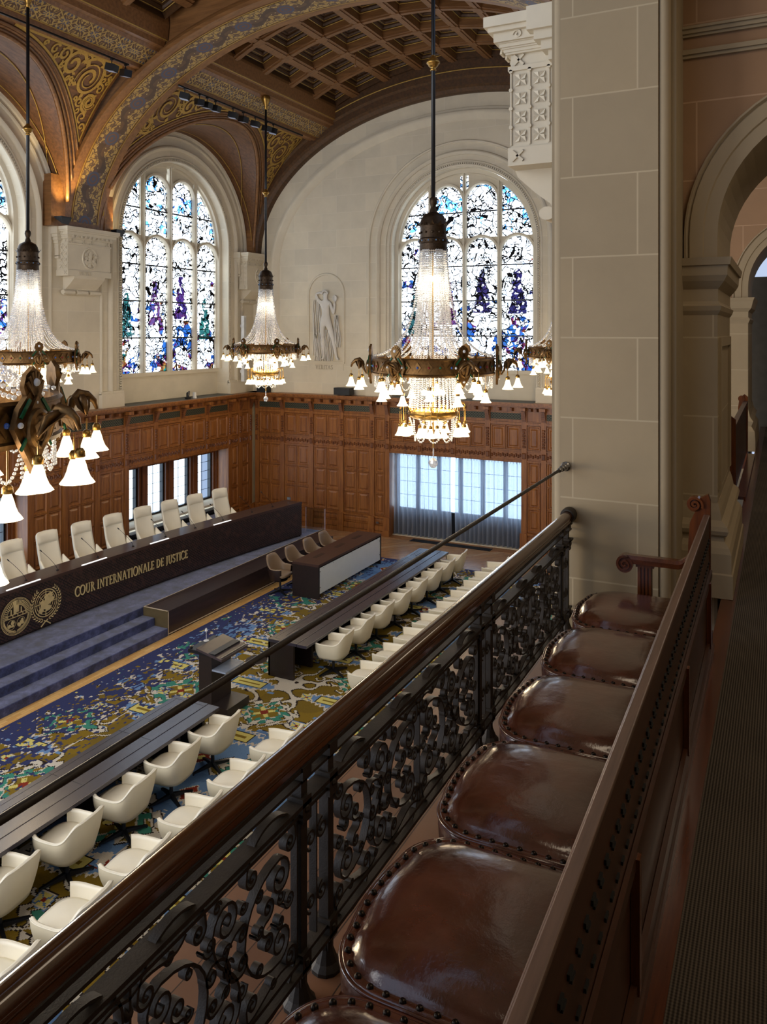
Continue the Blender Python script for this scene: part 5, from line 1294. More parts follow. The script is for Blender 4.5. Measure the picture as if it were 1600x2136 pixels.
def scrollpanel(yc_,L):
    m=MB(); H0,H1=4.79,5.235; zc=(H0+H1)/2
    th=.0085; d=.014
    for s in (-1,1):
        q=lambda a,b:(yc_+s*a,zc+b)
        def sc(cA,rA,aA,dA,cB,rB,aB,dB,**k):
            P=scroll(cA,rA,aA,dA,cB,rB,aB,dB,**k); m.ribbon([q(a,b) for a,b in P],fy,th,-d,d)
        H=pi/2
        sc((.105,.10),.058,H,1,(.105,-.10),.058,-H,-1,k=1.7,tA=1.7,tB=1.7)
        sc((.635,.10),.058,H,-1,(.635,-.10),.058,-H,1,k=1.7,tA=1.7,tB=1.7)
        sc((.37,.135),.062,pi,-1,(.37,-.135),.062,0,-1,k=1.1,tA=1.7,tB=1.7)
        sc((.055,.165),.032,pi,1,(.25,.185),.030,0,-1,k=1.3)
        sc((.055,-.165),.032,pi,-1,(.25,-.185),.030,0,1,k=1.3)
        sc((.49,.185),.030,pi,1,(.69,.18),.032,0,-1,k=1.3)
        sc((.49,-.185),.030,pi,-1,(.69,-.18),.032,0,1,k=1.3)
        sc((.17,.045),.034,-H,-1,(.17,-.06),.028,H,1,k=2.0)
        sc((.57,.045),.034,-H,1,(.57,-.06),.028,H,-1,k=2.0)
        sc((.305,.03),.03,H,1,(.31,-.055),.026,-H,-1,k=1.6)
        sc((.44,.055),.026,H,-1,(.44,-.03),.03,-H,1,k=1.6)
        for c,r,a0,dr in (((.05,.0),.036,0,1),((.375,.0),.03,0,1),((.69,.0),.03,pi,1),((.215,.105),.022,0,1),((.215,-.115),.022,0,-1),((.53,.11),.022,pi,1),((.53,-.115),.022,pi,-1),((.45,.125),.022,0,-1),((.29,-.13),.022,pi,1),((.30,.115),.03,pi,1),((.44,-.11),.03,0,-1),((.10,.035),.026,pi,1),((.64,.035),.026,0,-1),((.10,-.04),.022,0,-1),((.64,-.04),.022,pi,1),((.37,.05),.024,0,1),((.37,-.06),.022,pi,-1),((.21,.0),.022,0,-1),((.53,.0),.022,pi,1),((.33,.20),.02,0,1),((.41,-.20),.02,pi,1),((.14,.20),.02,pi,1),((.60,-.20),.02,0,-1)):
            m.ribbon([q(a,b) for a,b in spiral(c,r,a0,1.5,dr,20,.2)],fy,.006,-.012,.012)
        m.ribbon([q(a,b) for a,b in bez((0,.2),(.10,.24),(.14,.16),(.20,.22),10)],fy,th,-d,d)
        m.ribbon([q(a,b) for a,b in bez((.0,-.22),(.13,-.14),(.20,-.26),(.31,-.215),12)],fy,th,-d,d)
        m.ribbon([q(a,b) for a,b in bez((.72,-.22),(.60,-.15),(.52,-.26),(.42,-.215),12)],fy,th,-d,d)
        m.ribbon([q(.735,-.22),q(.735,.22)],fy,.008,-.012,.012)
    m.ribbon([(yc_,H0),(yc_,H1)],fy,.008,-.014,.014)
    for z in (zc+.0,zc+.16,zc-.16): m.sphere((0,yc_-2.3,z-ZG),.018,8,6)
    m.build('scroll_panel',M['iron'],t,auto=50)
for a,b in zip(posts[:-1],posts[1:]): scrollpanel((a+b)/2,b-a)
t=thing('security_rod','slim dark steel rod stretched above the handrail to a boss on the stone pier','rod',(-1.43,2,5.80))
m=MB(); m.tube([(0,-4,0),(0,3.70,0)],.0105,8); m.build('rod',M['iron'],t,smooth=True)
m=MB(); m.tube([(0,3.68,0),(0,3.75,0)],.017,10); m.tube([(0,3.75,0),(0,3.80,0)],.022,10); m.build('turnbuckle',M['steel'],t,smooth=True)
m=MB(); m.sphere((0,3.84,0),.028,14,10); m.lathe([(.0001,0),(.035,0)],(0,0,0),8); m.tube([(0,3.868,0),(0,3.88,0)],.035,16); m.build('wall_boss',M['steel'],t,smooth=True)
# ------------------------------------------------------------------ gallery bench
t=thing('gallery_bench','long mahogany gallery bench with a row of studded brown leather seats','bench',(-.4,2,ZG),.006)
ox,oy,oz=-.4,2,ZG
YB0,YB1=-1.6,5.30
mb=lambda m,x0,x1,y0,y1,z0,z1:m.box(x0-ox,x1-ox,y0-oy,y1-oy,z0-oz,z1-oz)
m=MB(); mb(m,-.407,-.374,YB0,5.24,5.662,5.680); mb(m,-.412,-.400,YB0,5.24,5.668,5.676); o=m.build('back_cap',M['capw'],t); b=o.modifiers.new('b','BEVEL'); b.width=.004; b.segments=2
m=MB(); mb(m,-.398,-.376,YB0,5.24,5.58,5.664); mb(m,-.394,-.378,YB0,5.24,4.80,5.60)
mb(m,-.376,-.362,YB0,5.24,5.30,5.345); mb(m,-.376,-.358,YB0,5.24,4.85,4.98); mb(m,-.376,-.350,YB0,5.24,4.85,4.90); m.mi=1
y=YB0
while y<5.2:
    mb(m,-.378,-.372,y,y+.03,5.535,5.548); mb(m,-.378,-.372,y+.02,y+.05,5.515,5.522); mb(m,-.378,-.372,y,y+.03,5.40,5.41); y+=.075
m.build('backrest',[M['backw'],plain('slot_shade','#050302',.9)],t)  # near-black blocks on the board stand in for the shade inside pierced slots
for y in (.9,2.3,3.7,5.0):
    m=MB(); mb(m,-.376,-.352,y,y+.035,4.95,5.33); m.build('back_bracket',M['mahoz'],t)
# end panel with scroll
fx=lambda yy:(lambda a,b,h:(a-ox,yy+h-oy,b-oz))
def endpanel(yy,sgn=1):
    m=MB(); P=[(-.50,ZG),(-.50,5.48),(-.49,5.62),(-.455,5.70),(-.44,5.77),(-.385,5.80),(-.372,5.76),(-.372,ZG)]
    m.prism(P,fx(yy),0,.05); m.build('end_post',M['mahoz'],t)
    m=MB(); m.ribbon(spiral((-.462,5.735),.048,-.4,2.0,1,40,.08),fx(yy),.014,-.012,.06); m.lathe([(.0001,0),(.044,0)],(0,0,0),4)
    P=[(-.462+.046*cos(2*pi*k/20),5.735+.046*sin(2*pi*k/20)) for k in range(20)]; m.prism(P,fx(yy),0,.05); m.build('scroll_top',M['mahoz'],t)
    m=MB(); 
    rows=[]
    for k in range(21):
        q=k/20; x=-.47-.42*q; z=5.36+.0*q+.11*max(0,1-q*5)**2; rows.append([(x-ox,yy+a-oy,z+b-oz) for a,b in ((-.03,-.03),(-.035,.0),(-.02,.02),(.03,.02),(.045,0),(.04,-.03))])
    m.grid(rows,closeu=True); c=(-.875,5.325)
    P=[(c[0]+.052*cos(2*pi*k/24),c[1]+.055*sin(2*pi*k/24)) for k in range(24)]; m.prism(P,fx(yy),-.035,.045)
    m.ribbon(spiral(c,.05,1.2,1.8,1,36,.1),fx(yy),.009,-.045,-.03)
    m.build('armrest',M['mahog'],t,auto=40)
    m=MB(); mb(m,-.80,-.715,yy-.0,yy+.05,5.10,5.34); 
    for k in range(4): mb(m,-.793+.021*k,-.781+.021*k,yy-.008,yy,5.12,5.31)
    mb(m,-.81,-.70,yy-.01,yy+.055,5.31,5.335); mb(m,-.80,-.50,yy,yy+.05,5.03,5.11); m.build('arm_support',M['mahoz'],t)
endpanel(5.24)
m=MB(); mb(m,-1.06,-.40,YB0,5.27,4.98,5.03); 
for y in (YB0,.4,1.8,3.2,4.6,5.2): mb(m,-1.0,-.42,y,y+.05,ZG,4.98)
m.build('bench_frame',M['mahog'],t)
def seat():
    m=MB(); D0,D1=-.66,.0; hw=.342; r=.17; n=64
    # outline in (x,y): back edge straight at x=0, rounded front corners at x=D0
    out=[(0.0,-hw)]
    for k in range(15): 
        a=-pi/2-pi/2*k/14; out.append((D0+r+r*cos(a),-hw+r+r*sin(a)))
    for k in range(1,7): out.append((D0-.02*sin(pi*k/7),-hw+r+(2*hw-2*r)*k/7))
    for k in range(15): 
        a=pi-pi/2*k/14; out.append((D0+r+r*cos(a),hw-r+r*sin(a)))
    out.append((0.0,hw)); 
    for k in range(1,8): out.append((0.0,hw-2*hw*k/8))
    cx,cy=D0/2,0
    lv=[(1.0,-.09),(1.006,-.04),(1.005,-.012),(.995,.0),(.985,.006),(.965,.006),(.935,.002),(.92,.004),(.89,.020),(.82,.036),(.70,.050),(.5,.060),(.28,.065),(.0,.067)]
    rows=[[(cx+(x-cx)*k,cy+(y-cy)*k,z) for x,y in out] for k,z in lv]
    m.grid(rows,closeu=True)
    wl=MB(); wl.tube([(cx+(x-cx)*1.004,cy+(y-cy)*1.004,-.002) for x,y in out]+[(cx+(out[0][0]-cx)*1.004,cy+(out[0][1]-cy)*1.004,-.002)],.006,6)
    st=MB(); 
    # studs at even spacing along the outline
    P=[(cx+(x-cx)*.953,cy+(y-cy)*.953) for x,y in out[:40]]; acc=0; nxt=.03
    for (a,b),(c,d) in zip(P[:-1],P[1:]):
        L=math.hypot(c-a,d-b)
        while acc+L>nxt:
            q=(nxt-acc)/L; STP.append((a+(c-a)*q,b+(d-b)*q,.003)); st.lathe([(.0105,0),(.0095,.006),(.005,.010),(.0001,.011)],(a+(c-a)*q,b+(d-b)*q,.003),10); nxt+=.047
        acc+=L
    return m,wl,st
STP=[]
m,wl,st=seat(); s0=None
sd0=t0=None
STUD=plain('antique_stud','#241c14',.28,.8,.5,.1)
for i,(a,b) in enumerate([(-1.0,-.32),(-.30,.39),(.39,1.09),(1.09,1.79),(1.79,2.49),(2.49,3.19),(3.19,3.88),(3.88,4.57),(4.57,5.25)]):
    yc_=(a+b)/2
    if yc_<.9: continue
    loc=(-.43-ox,yc_-oy,5.115-oz)
    if s0 is None:
        s0=m.build('seat_cushion',M['leather'],t,smooth=True,weld=True,loc=loc); w0=wl.build('seat_welt',M['leather'],s0,smooth=True); cur=s0
    else:
        c=s0.copy(); C.objects.link(c); c.location=loc; c.parent=t
        q=w0.copy(); C.objects.link(q); q.parent=c; cur=c
    if yc_<2.3:
        for p in STP:
            if sd0 is None: z=MB(); z.lathe([(.0105,0),(.0095,.006),(.005,.010),(.0001,.011)],(0,0,0),10); sd0=z.build('stud',STUD,cur,smooth=True); sd0.location=p
            else: q=sd0.copy(); C.objects.link(q); q.parent=cur; q.location=p
    elif t0 is None: t0=st.build('stud_row',STUD,cur,smooth=True); t0['kind']='stuff'
    else: q=t0.copy(); C.objects.link(q); q.parent=cur
# second bench further along the gallery
t2=thing('gallery_bench','second mahogany bench seen end-on beyond the stone pier','bench',(-.5,10.5,ZC-.2))
m=MB(); m.box(-.03,.0,-.4,3.2,.25,1.02); m.box(-.04,.02,-.4,3.2,1.02,1.06); m.build('backrest',M['backw'],t2)
for y in (-.45,3.15):
    m=MB(); m.prism([(-.12,0),(-.12,.95),(-.10,1.10),(-.03,1.16),(.02,1.12),(.02,0)],lambda a,b,h,y=y:(a,y+h,b),0,.06); m.prism([(-.07+.05*cos(2*pi*k/16),1.09+.05*sin(2*pi*k/16)) for k in range(16)],lambda a,b,h,y=y:(a,y+h,b),-.01,.07); m.build('end_post',M['mahoz'],t2)
m=MB(); m.box(-.62,-.04,-.4,3.2,.38,.50); m.build('seat',M['leather'],t2)
m=MB(); m.box(.02,.12,-.4,3.2,.20,.235); m.build('floor_board',M['mahog'],t2)
# ------------------------------------------------------------------ carved corbels
def corbel(name,cx,cy,sx,z1,depth,label,text=None,side=-1):
    """cx = wall plane x, projecting towards sx"""
    t=thing(name,label,'corbel',(cx,cy,0)); hw=.74; D=depth
    def block(m,p,z0,z1,h=hw,d=D): 
        x0,x1=sorted((0,sx*(d+p))); m.box(x0,x1,-h-p,h+p,z0,z1)
    m=MB(); block(m,.0,8.42,9.1); 
    for p,z0,z1_ in ((.02,9.1,9.14),(.0,9.14,9.26),(.05,9.26,9.30),(.08,9.30,9.34),(.12,9.34,9.42),(.16,9.42,9.46),(.19,9.46,9.55)): block(m,p,z0,z1_)
    # flared crown
    for k in range(5): block(m,.037+.027*k,9.243+.044*k,9.287+.044*k)
    block(m,.02,8.26,8.42)
    # scroll console below
    prof=[(D+.02,8.26),(D+.0,8.2),(D-.16,8.05),(D-.30,7.94),(D-.34,7.86),(D-.28,7.80),(D-.36,7.76),(0,7.76),(0,8.26)]
    m.prism([(sx*a,b) for a,b in prof],lambda a,b,h:(a,h,b),-hw*.72,hw*.72)
    for yb in (-hw*.62,0,hw*.62): m.prism([(sx*(D-.30)+.075*cos(2*pi*k/14),7.84+.06*sin(2*pi*k/14)) for k in range(14)],lambda a,b,h:(a,h,b),yb-.18,yb+.18)
    # side brackets
    for s in (-1,1):
        y0,y1=sorted((s*(hw-.01),s*(hw+.22)))
        for q_,(za,zb_) in enumerate(((9.0,9.12),(9.12,9.2),(9.2,9.28),(9.28,9.36),(9.36,9.56))):
            x0,x1=sorted((0,sx*D*(.36+.08*q_))); y0,y1=sorted((s*(hw-.01),s*(hw+.08+.04*q_))); m.box(x0,x1,y0,y1,za,zb_)
        y0,y1=sorted((s*(hw-.01),s*(hw+.07))); x0,x1=sorted((0,sx*D*.35)); m.box(x0,x1,y0,y1,8.8,9.0); m.box(x0,x1,y0,y1,8.72,8.78)
    m.build('block',M['st'],t)
    m=MB(); X=sx*D
    fr=lambda a,b,h:(X+sx*h,a,b)     # front face
    n=10
    for k in range(n):
        y=-hw+2*hw*(k+.5)/n
        m.prism([(y-.05,9.28),(y+.05,9.28),(y,9.38)],lambda a,b,h:(X+sx*(.09+h),a,b),0,.02)
    for y in (-.62,-.2,.05,.62):
        for s in (-1,1): m.ribbon([(y-.06,9.2-s*.05),(y+.06,9.2+s*.05)],fr,.02,0,.02)
    # medallion
    m.grid([[fr(r*cos(2*pi*k/32)*.9,8.76+r*sin(2*pi*k/32),h) for r,h in ((.30,0),(.29,.03),(.265,.03),(.25,.0))] for k in range(33)])
    rn=random.Random(3)
    for k in range(30):
        a=rn.random()*6.28; r=.2*math.sqrt(rn.random()); q=.03+.03*rn.random(); m.lathe([(q,0),(q*.7,.03),(.0001,.04)],(0,0,0),6) if False else m.prism([(r*cos(a)+q*cos(2*pi*j/6),8.76+r*sin(a)+q*1.2*sin(2*pi*j/6)) for j in range(6)],fr,0,.02+.03*rn.random())
    # flower lattice on the sides
    for s in (-1,1):
        fs=lambda a,b,h,s=s:(sx*a,s*(hw+h),b)
        for i in range(max(1,int(D/.17))):
            for j in range(4):
                c=(D-.09-.17*i,8.52+.165*j)
                for q in range(4):
                    a=pi/4+q*pi/2; d=(cos(a),sin(a)); L=.075; m.add([fs(c[0],c[1],.012),fs(c[0]+d[0]*L*.5-d[1]*.028,c[1]+d[1]*L*.5+d[0]*.028,.022),fs(c[0]+d[0]*L,c[1]+d[1]*L,.006),fs(c[0]+d[0]*L*.5+d[1]*.028,c[1]+d[1]*L*.5-d[0]*.028,.022)],[(0,1,2,3)])
                m.prism([(c[0]+.085+.018*cos(2*pi*k/8),c[1]+.082+.018*sin(2*pi*k/8)) for k in range(8)],fs,0,.02)
            m.ribbon([(D-.005-.17*i,8.44),(D-.005-.17*i,9.1)],fs,.014,0,.012)
        for r_ in range(1):
            m.ribbon([(D-.12,9.15),(D-.03,9.24)],fs,.02,0,.014); m.ribbon([(D-.12,9.24),(D-.03,9.15)],fs,.02,0,.014)
            m.ribbon([(D-.12,8.30),(D-.02,8.39)],fs,.02,.02,.034); m.ribbon([(D-.12,8.39),(D-.02,8.30)],fs,.02,.02,.034)
        for k in range(3):
            y=D-.1-.17*k; m.ribbon(spiral((y,9.38),.045,0,1.2,1,14,.2),fs,.012,.07,.13)
    if text:
        text_mesh(m,text,lambda a,b,h:fr(-.40+a,8.29+b-0*h,h+.02),.10,0,.014)
    m.build('carving',M['st'],t)
    return t
k1=corbel('carved_corbel',XL,15.9,1,9.55,.42,'carved stone corbel with round medallion under the painted arch on the left wall','IUSTITIA')
k2=corbel('carved_corbel',XL,23.8,1,9.55,.42,'carved stone corbel in the far corner behind the distant chandelier')
k3=corbel('carved_corbel',-1.50,7.6,-1,9.55,.66,'large carved stone corbel with flower lattice projecting from the near pier')
# pier above the corbels' foot in the hall (wooden springers)
m=MB()
for cx_,s in ((XL,1),): 
    m.box(cx_,cx_+.20,15.2,16.6,9.55,10.6)
m.build('springer',M['vaultr'],CEIL)
m=MB(); m.box(XL,XL+.30,14.72,15.18,9.55,10.9); m.box(XL,XL+.26,16.6,16.9,9.55,10.6); m.box(XL,XL+.3,23.5,24,9.4,10.9); m.build('springer',M['vaultr'],CEIL)
def uplight(loc,rz,label,aim):
    t=thing('uplight',label,'light',loc,rz)
    m=MB(); m.add([(-.17,-.14,0),(.17,-.14,0),(.10,.08,-.16),(-.10,.08,-.16),(-.17,-.14,.03),(.17,-.14,.03),(.17,.12,.03),(-.17,.12,.03),(-.17,.12,0),(.17,.12,0)],[(0,1,5,4),(0,3,2,1),(3,8,9,2),(0,8,3),(1,2,9),(0,4,7,8),(1,9,6,5),(8,7,6,9)]); m.build('trough',M['blackm'],t)
    m=MB(); m.box(-.14,.14,-.10,.10,.0,.01); m.build('lamp',emis('uplight_lamp',(1,.72,.3,1),5),t)
    return t
uplight((-16.78,14.92,9.74),-pi/2,'small black uplight trough on the left of the stone corbel, washing the oak orange',None)
uplight((-16.95,17.0,9.64),-pi/2,'small black uplight trough on the right of the stone corbel',None)
spot('uplight_beam',(-16.75,14.95,9.80),(-16.6,15.05,12.5),150,(1,.72,.32),70,.05)
spot('uplight_beam',(-16.95,16.95,9.75),(-17.1,16.9,12.5),45,(1,.66,.28),60,.05)
# ------------------------------------------------------------------ spotlights on the beam
t=thing('lighting_track','thin black lighting track under the long beam of the far bay','track',(-14.3,18.4,13.28)); m=MB(); m.box(-.02,.02,-1.9,4.2,0,.04); m.build('rail',M['blackm'],t)
t=thing('lighting_track','thin black lighting track under the long beam of the near bay','track',(-14.3,11.8,13.28)); m=MB(); m.box(-.02,.02,-3.3,2.9,0,.04); m.build('rail',M['blackm'],t)
def spotl(y,rz,label,w_=.10,g='spotlights on the beam track'):
    t=thing('spotlight',label,'spotlight',(-14.3,y,13.28),rz,g)
    m=MB(); m.tube([(0,0,0),(0,0,-.12)],.012,6); m.box(-.03,.03,-.03,.03,-.03,0); m.build('stem',M['blackm'],t)
    m=MB(); m.add([( -.10,-w_,-.10),(.14,-w_,-.16),(.14,w_,-.16),(-.10,w_,-.10),(-.14,-w_,-.26),(.10,-w_,-.32),(.10,w_,-.32),(-.14,w_,-.26)],[(0,1,2,3),(4,7,6,5),(0,4,5,1),(1,5,6,2),(2,6,7,3),(3,7,4,0)]); m.build('housing',M['blackm'],t)
    m=MB(); m.add([(-.13,-w_+.01,-.268),(.09,-w_+.01,-.322),(.09,w_-.01,-.322),(-.13,w_-.01,-.268)],[(0,1,2,3)]); m.build('lens',plain('spotlight_lens','#a9b4cc',.3) if 'spotlight_lens' not in bpy.data.materials else bpy.data.materials['spotlight_lens'],t); return t
for i,(y,rz) in enumerate(((9.6,.3),(14.15,.2),(14.6,-.3),(16.75,.5),(17.35,-.5),(17.68,0),(18.05,.1),(18.85,.3),(19.35,-.2),(19.95,.3),(20.55,-.2),(20.9,.6))):
    spotl(y,rz,'black spotlight on the ceiling beam, '+['beside the left chandelier rod','first of the pair left of the painted arch','second of the pair left of the painted arch','first right of the painted arch','second right of the painted arch, turned aside','left half of the twin-headed pair','right half of the twin-headed pair','fourth from the distant chandelier rod','third from the distant chandelier rod','second from the distant chandelier rod','just left of the distant chandelier rod','just right of the distant chandelier rod'][i])
m=MB(); m.lathe([(.001,0),(.03,0),(.05,.04),(.05,.05),(.001,.06)],(0,0,-.02),12); m.tube([(0,0,.04),(0,0,.35)],.012,6); o=m.build('sprinkler_detector',M['vaultr'],loc=(-11.2,20.6,14.55)); tag(o,'small brown detector hanging among the ceiling coffers','detector')
# ------------------------------------------------------------------ relief figure in the niche
t=thing('wall_relief','white stone relief of a standing figure holding a mirror in an arched niche','relief',(-14.21,24.0,5.73))
m=MB(); hw=.70; zs_=2.33
P=[(hw,0)]+[(hw*cos(pi*k/24),zs_+hw*sin(pi*k/24)) for k in range(25)]+[(-hw,0)]
mp=lambda u,v,n:(u,-n,v)
PS=stone('niche_plaster','n',c='#d2cdc4')
m.sweep(mp,arcpath(0,zs_,hw-.02,0,24),[(0,0.004),(0,.03),(.05,.035),(.07,.02),(.08,.0)]); m.mbox(mp,-hw-.05,hw+.05,-.06,0,0,.05); m.mbox(mp,-hw,hw,-.30,-.08,0,.012); m.build('niche_frame',M['st'],t)
def skin(name,verts,edges,rad,parent,mat,flat,loc=(0,0,0),sub=2):
    me=bpy.data.meshes.new(name); me.from_pydata(verts,edges,[]); o=bpy.data.objects.new(name,me); C.objects.link(o)
    mo=o.modifiers.new('s','SKIN'); mo.use_smooth_shade=True
    for i,r in enumerate(rad): me.skin_vertices[0].data[i].radius=(r,r)
    me.skin_vertices[0].data[0].use_root=True
    sb=o.modifiers.new('b','SUBSURF'); sb.levels=sub; sb.render_levels=sub
    dg=bpy.context.evaluated_depsgraph_get(); ev=o.evaluated_get(dg); nm=bpy.data.meshes.new_from_object(ev); bpy.data.objects.remove(o)
    for v in nm.vertices: v.co.y*=flat
    nm.materials.clear(); nm.materials.append(mat); nm.polygons.foreach_set('use_smooth',[True]*len(nm.polygons)); nm.name=name
    q=bpy.data.objects.new(name,nm); C.objects.link(q); q.parent=parent; q.location=loc; return q
V=[(.02,0,1.42),(.02,0,1.62),(.01,0,1.85),(.0,0,2.02),(.0,0,2.14),(.0,0,2.28),(.0,0,2.40),   #0 pelvis..6 head top
   (.18,0,2.0),(.28,0,1.78),(.33,0,1.62),(.36,0,1.85),(.37,0,2.02),     #7-11 right arm raised with the mirror
   (-.18,0,2.02),(-.34,0,2.18),(-.38,0,2.34),(-.22,0,2.38),(-.12,0,2.36),  #12-16 left arm behind the head
   (-.12,0,1.30),(-.13,0,.98),(-.10,0,.74),(-.08,0,.42),(-.07,0,.12),(-.14,-.05,.05),  #17-22
   (.14,0,1.28),(.24,0,.98),(.31,0,.74),(.38,0,.42),(.44,0,.12),(.54,-.05,.05)]  #23-28
Ed=[(0,1),(1,2),(2,3),(3,4),(4,5),(5,6),(3,7),(7,8),(8,9),(9,10),(10,11),(3,12),(12,13),(13,14),(14,15),(15,16),(0,17),(17,18),(18,19),(19,20),(20,21),(21,22),(0,23),(23,24),(24,25),(25,26),(26,27),(27,28)]
Rd=[.19,.15,.17,.14,.06,.105,.09,.075,.06,.05,.042,.05,.075,.06,.05,.042,.04,.125,.10,.075,.068,.045,.04,.125,.10,.075,.068,.045,.04]
skin('figure',V,Ed,Rd,t,PS,.55,(0,-.05,.02))
m=MB(); m.grid([[mp(.37+r*cos(2*pi*k/20)*.75,2.19+r*sin(2*pi*k/20),n) for r,n in ((.12,.03),(.115,.07),(.10,.07),(.09,.05),(.0,.05))] for k in range(21)]); m.ribbon([(.37,2.0),(.37,2.08)],mp,.03,.03,.07); m.build('hand_mirror',PS,t,smooth=True)
m=MB(); rn=random.Random(5)
for x0,x1,z0,z1 in ((-.48,-.2,.2,2.15),(.38,.52,.5,1.6),(.0,.22,.02,1.1),(-.40,-.15,.02,1.0)):
    for k in range(7):
        x=x0+(x1-x0)*k/6; P=[(x+.03*sin(j*.6+k)+.05*(1-j/10)*(k-3)/3,z0+(z1-z0)*j/10) for j in range(11)]; m.ribbon(P,mp,.022,.0,.045+.02*(k%2))
m.build('drapery',PS,t)
m=MB(); 
for k in range(9): m.sphere((-.0+.11*cos(pi*k/8),-.09,2.36+.10*sin(pi*k/8)),.035,8,6)
m.build('hair',PS,t,smooth=True)
m=MB(); text_mesh(m,'VERITAS',lambda a,b,h:(-.42+a,-.012-h,-.27+b),.15,-.002,.01,track=.12); m.build('inscription',stone('inscription_stone','n',c='#a79c8a'),t)  # letters in a darker tone than the frame stone
# ------------------------------------------------------------------ chandeliers
def ico():
    bm=bmesh.new(); bmesh.ops.create_icosphere(bm,subdivisions=1,radius=1); v=np.array([q.co[:] for q in bm.verts]); f=np.array([[w_.index for w_ in p.verts] for p in bm.faces]); bm.free(); return v,f
IV,IF=ico()
def beads(name,pts,parent,mat=None):
    """pts: list of (x,y,z,r)"""
    P=np.array(pts); n=len(P); V=(IV[None]*P[:,3][:,None,None]+P[:,None,:3]).reshape(-1,3).astype(np.float32); F=(IF[None]+np.arange(n)[:,None,None]*len(IV)).reshape(-1,3).astype(np.int32)
    me=bpy.data.meshes.new(name); me.vertices.add(len(V)); me.vertices.foreach_set('co',V.ravel()); me.loops.add(F.size); me.loops.foreach_set('vertex_index',F.ravel()); me.polygons.add(len(F)); me.polygons.foreach_set('loop_start',np.arange(0,F.size,3,dtype=np.int32)); me.polygons.foreach_set('loop_total',np.full(len(F),3,np.int32))
    me.polygons.foreach_set('use_smooth',np.ones(len(F),bool)); me.materials.append(mat or M['crystal']); me.update(); me.validate()
    o=bpy.data.objects.new(name,me); C.objects.link(o); o.parent=parent; return o
def string(path,r,gap=1.0):
    """place beads along a polyline"""
    out=[]; acc=0; nxt=0
    for a,b in zip(path[:-1],path[1:]):
        L=math.dist(a,b)
        while acc+L>=nxt:
            q=(nxt-acc)/L if L else 0; out.append(tuple(a[i]+(b[i]-a[i])*q for i in range(3))+(r,)); nxt+=2*r*gap
        acc+=L
    return out
def rot(p,a): return (p[0]*cos(a)-p[1]*sin(a),p[0]*sin(a)+p[1]*cos(a),p[2])
RR=.93
def lampgroup(m_arm,t,p,label=None):
    pass
SH=[(.022,.0),(.030,-.02),(.040,-.05),(.050,-.09),(.066,-.13),(.092,-.165),(.096,-.172)]
def shade_obj(t,x,y,z,s=1.0,hl=.12,first=[None]):
    """bell shade + brass cap, z = top of cap"""
    if first[0] is None:
        m=MB(); m.lathe([(.001,.055),(.02,.055),(.034,.035),(.036,.0),(.030,-.004)],n=14); cap=m.build('shade_cap',M['brass'],t,smooth=True)
        m=MB(); m.lathe(SH,n=24,flute=.02,nf=12); sh=m.build('glass_shade',M['shade'],cap,smooth=True)
        m=MB(); m.tube([(0,0,.04),(0,0,1.04)],.006,5); hg=m.build('hanger',M['brass'],cap); hg.scale=(1,1,hl/s)
        cap.location=(x,y,z); cap.scale=(s,)*3; first[0]=(cap,sh,hg); return cap
    c=first[0][0].copy(); C.objects.link(c); c.parent=t; c.location=(x,y,z); c.scale=(s,)*3
    d=first[0][1].copy(); C.objects.link(d); d.parent=c; d=first[0][2].copy(); C.objects.link(d); d.parent=c; d.scale=(1,1,hl/s); return c
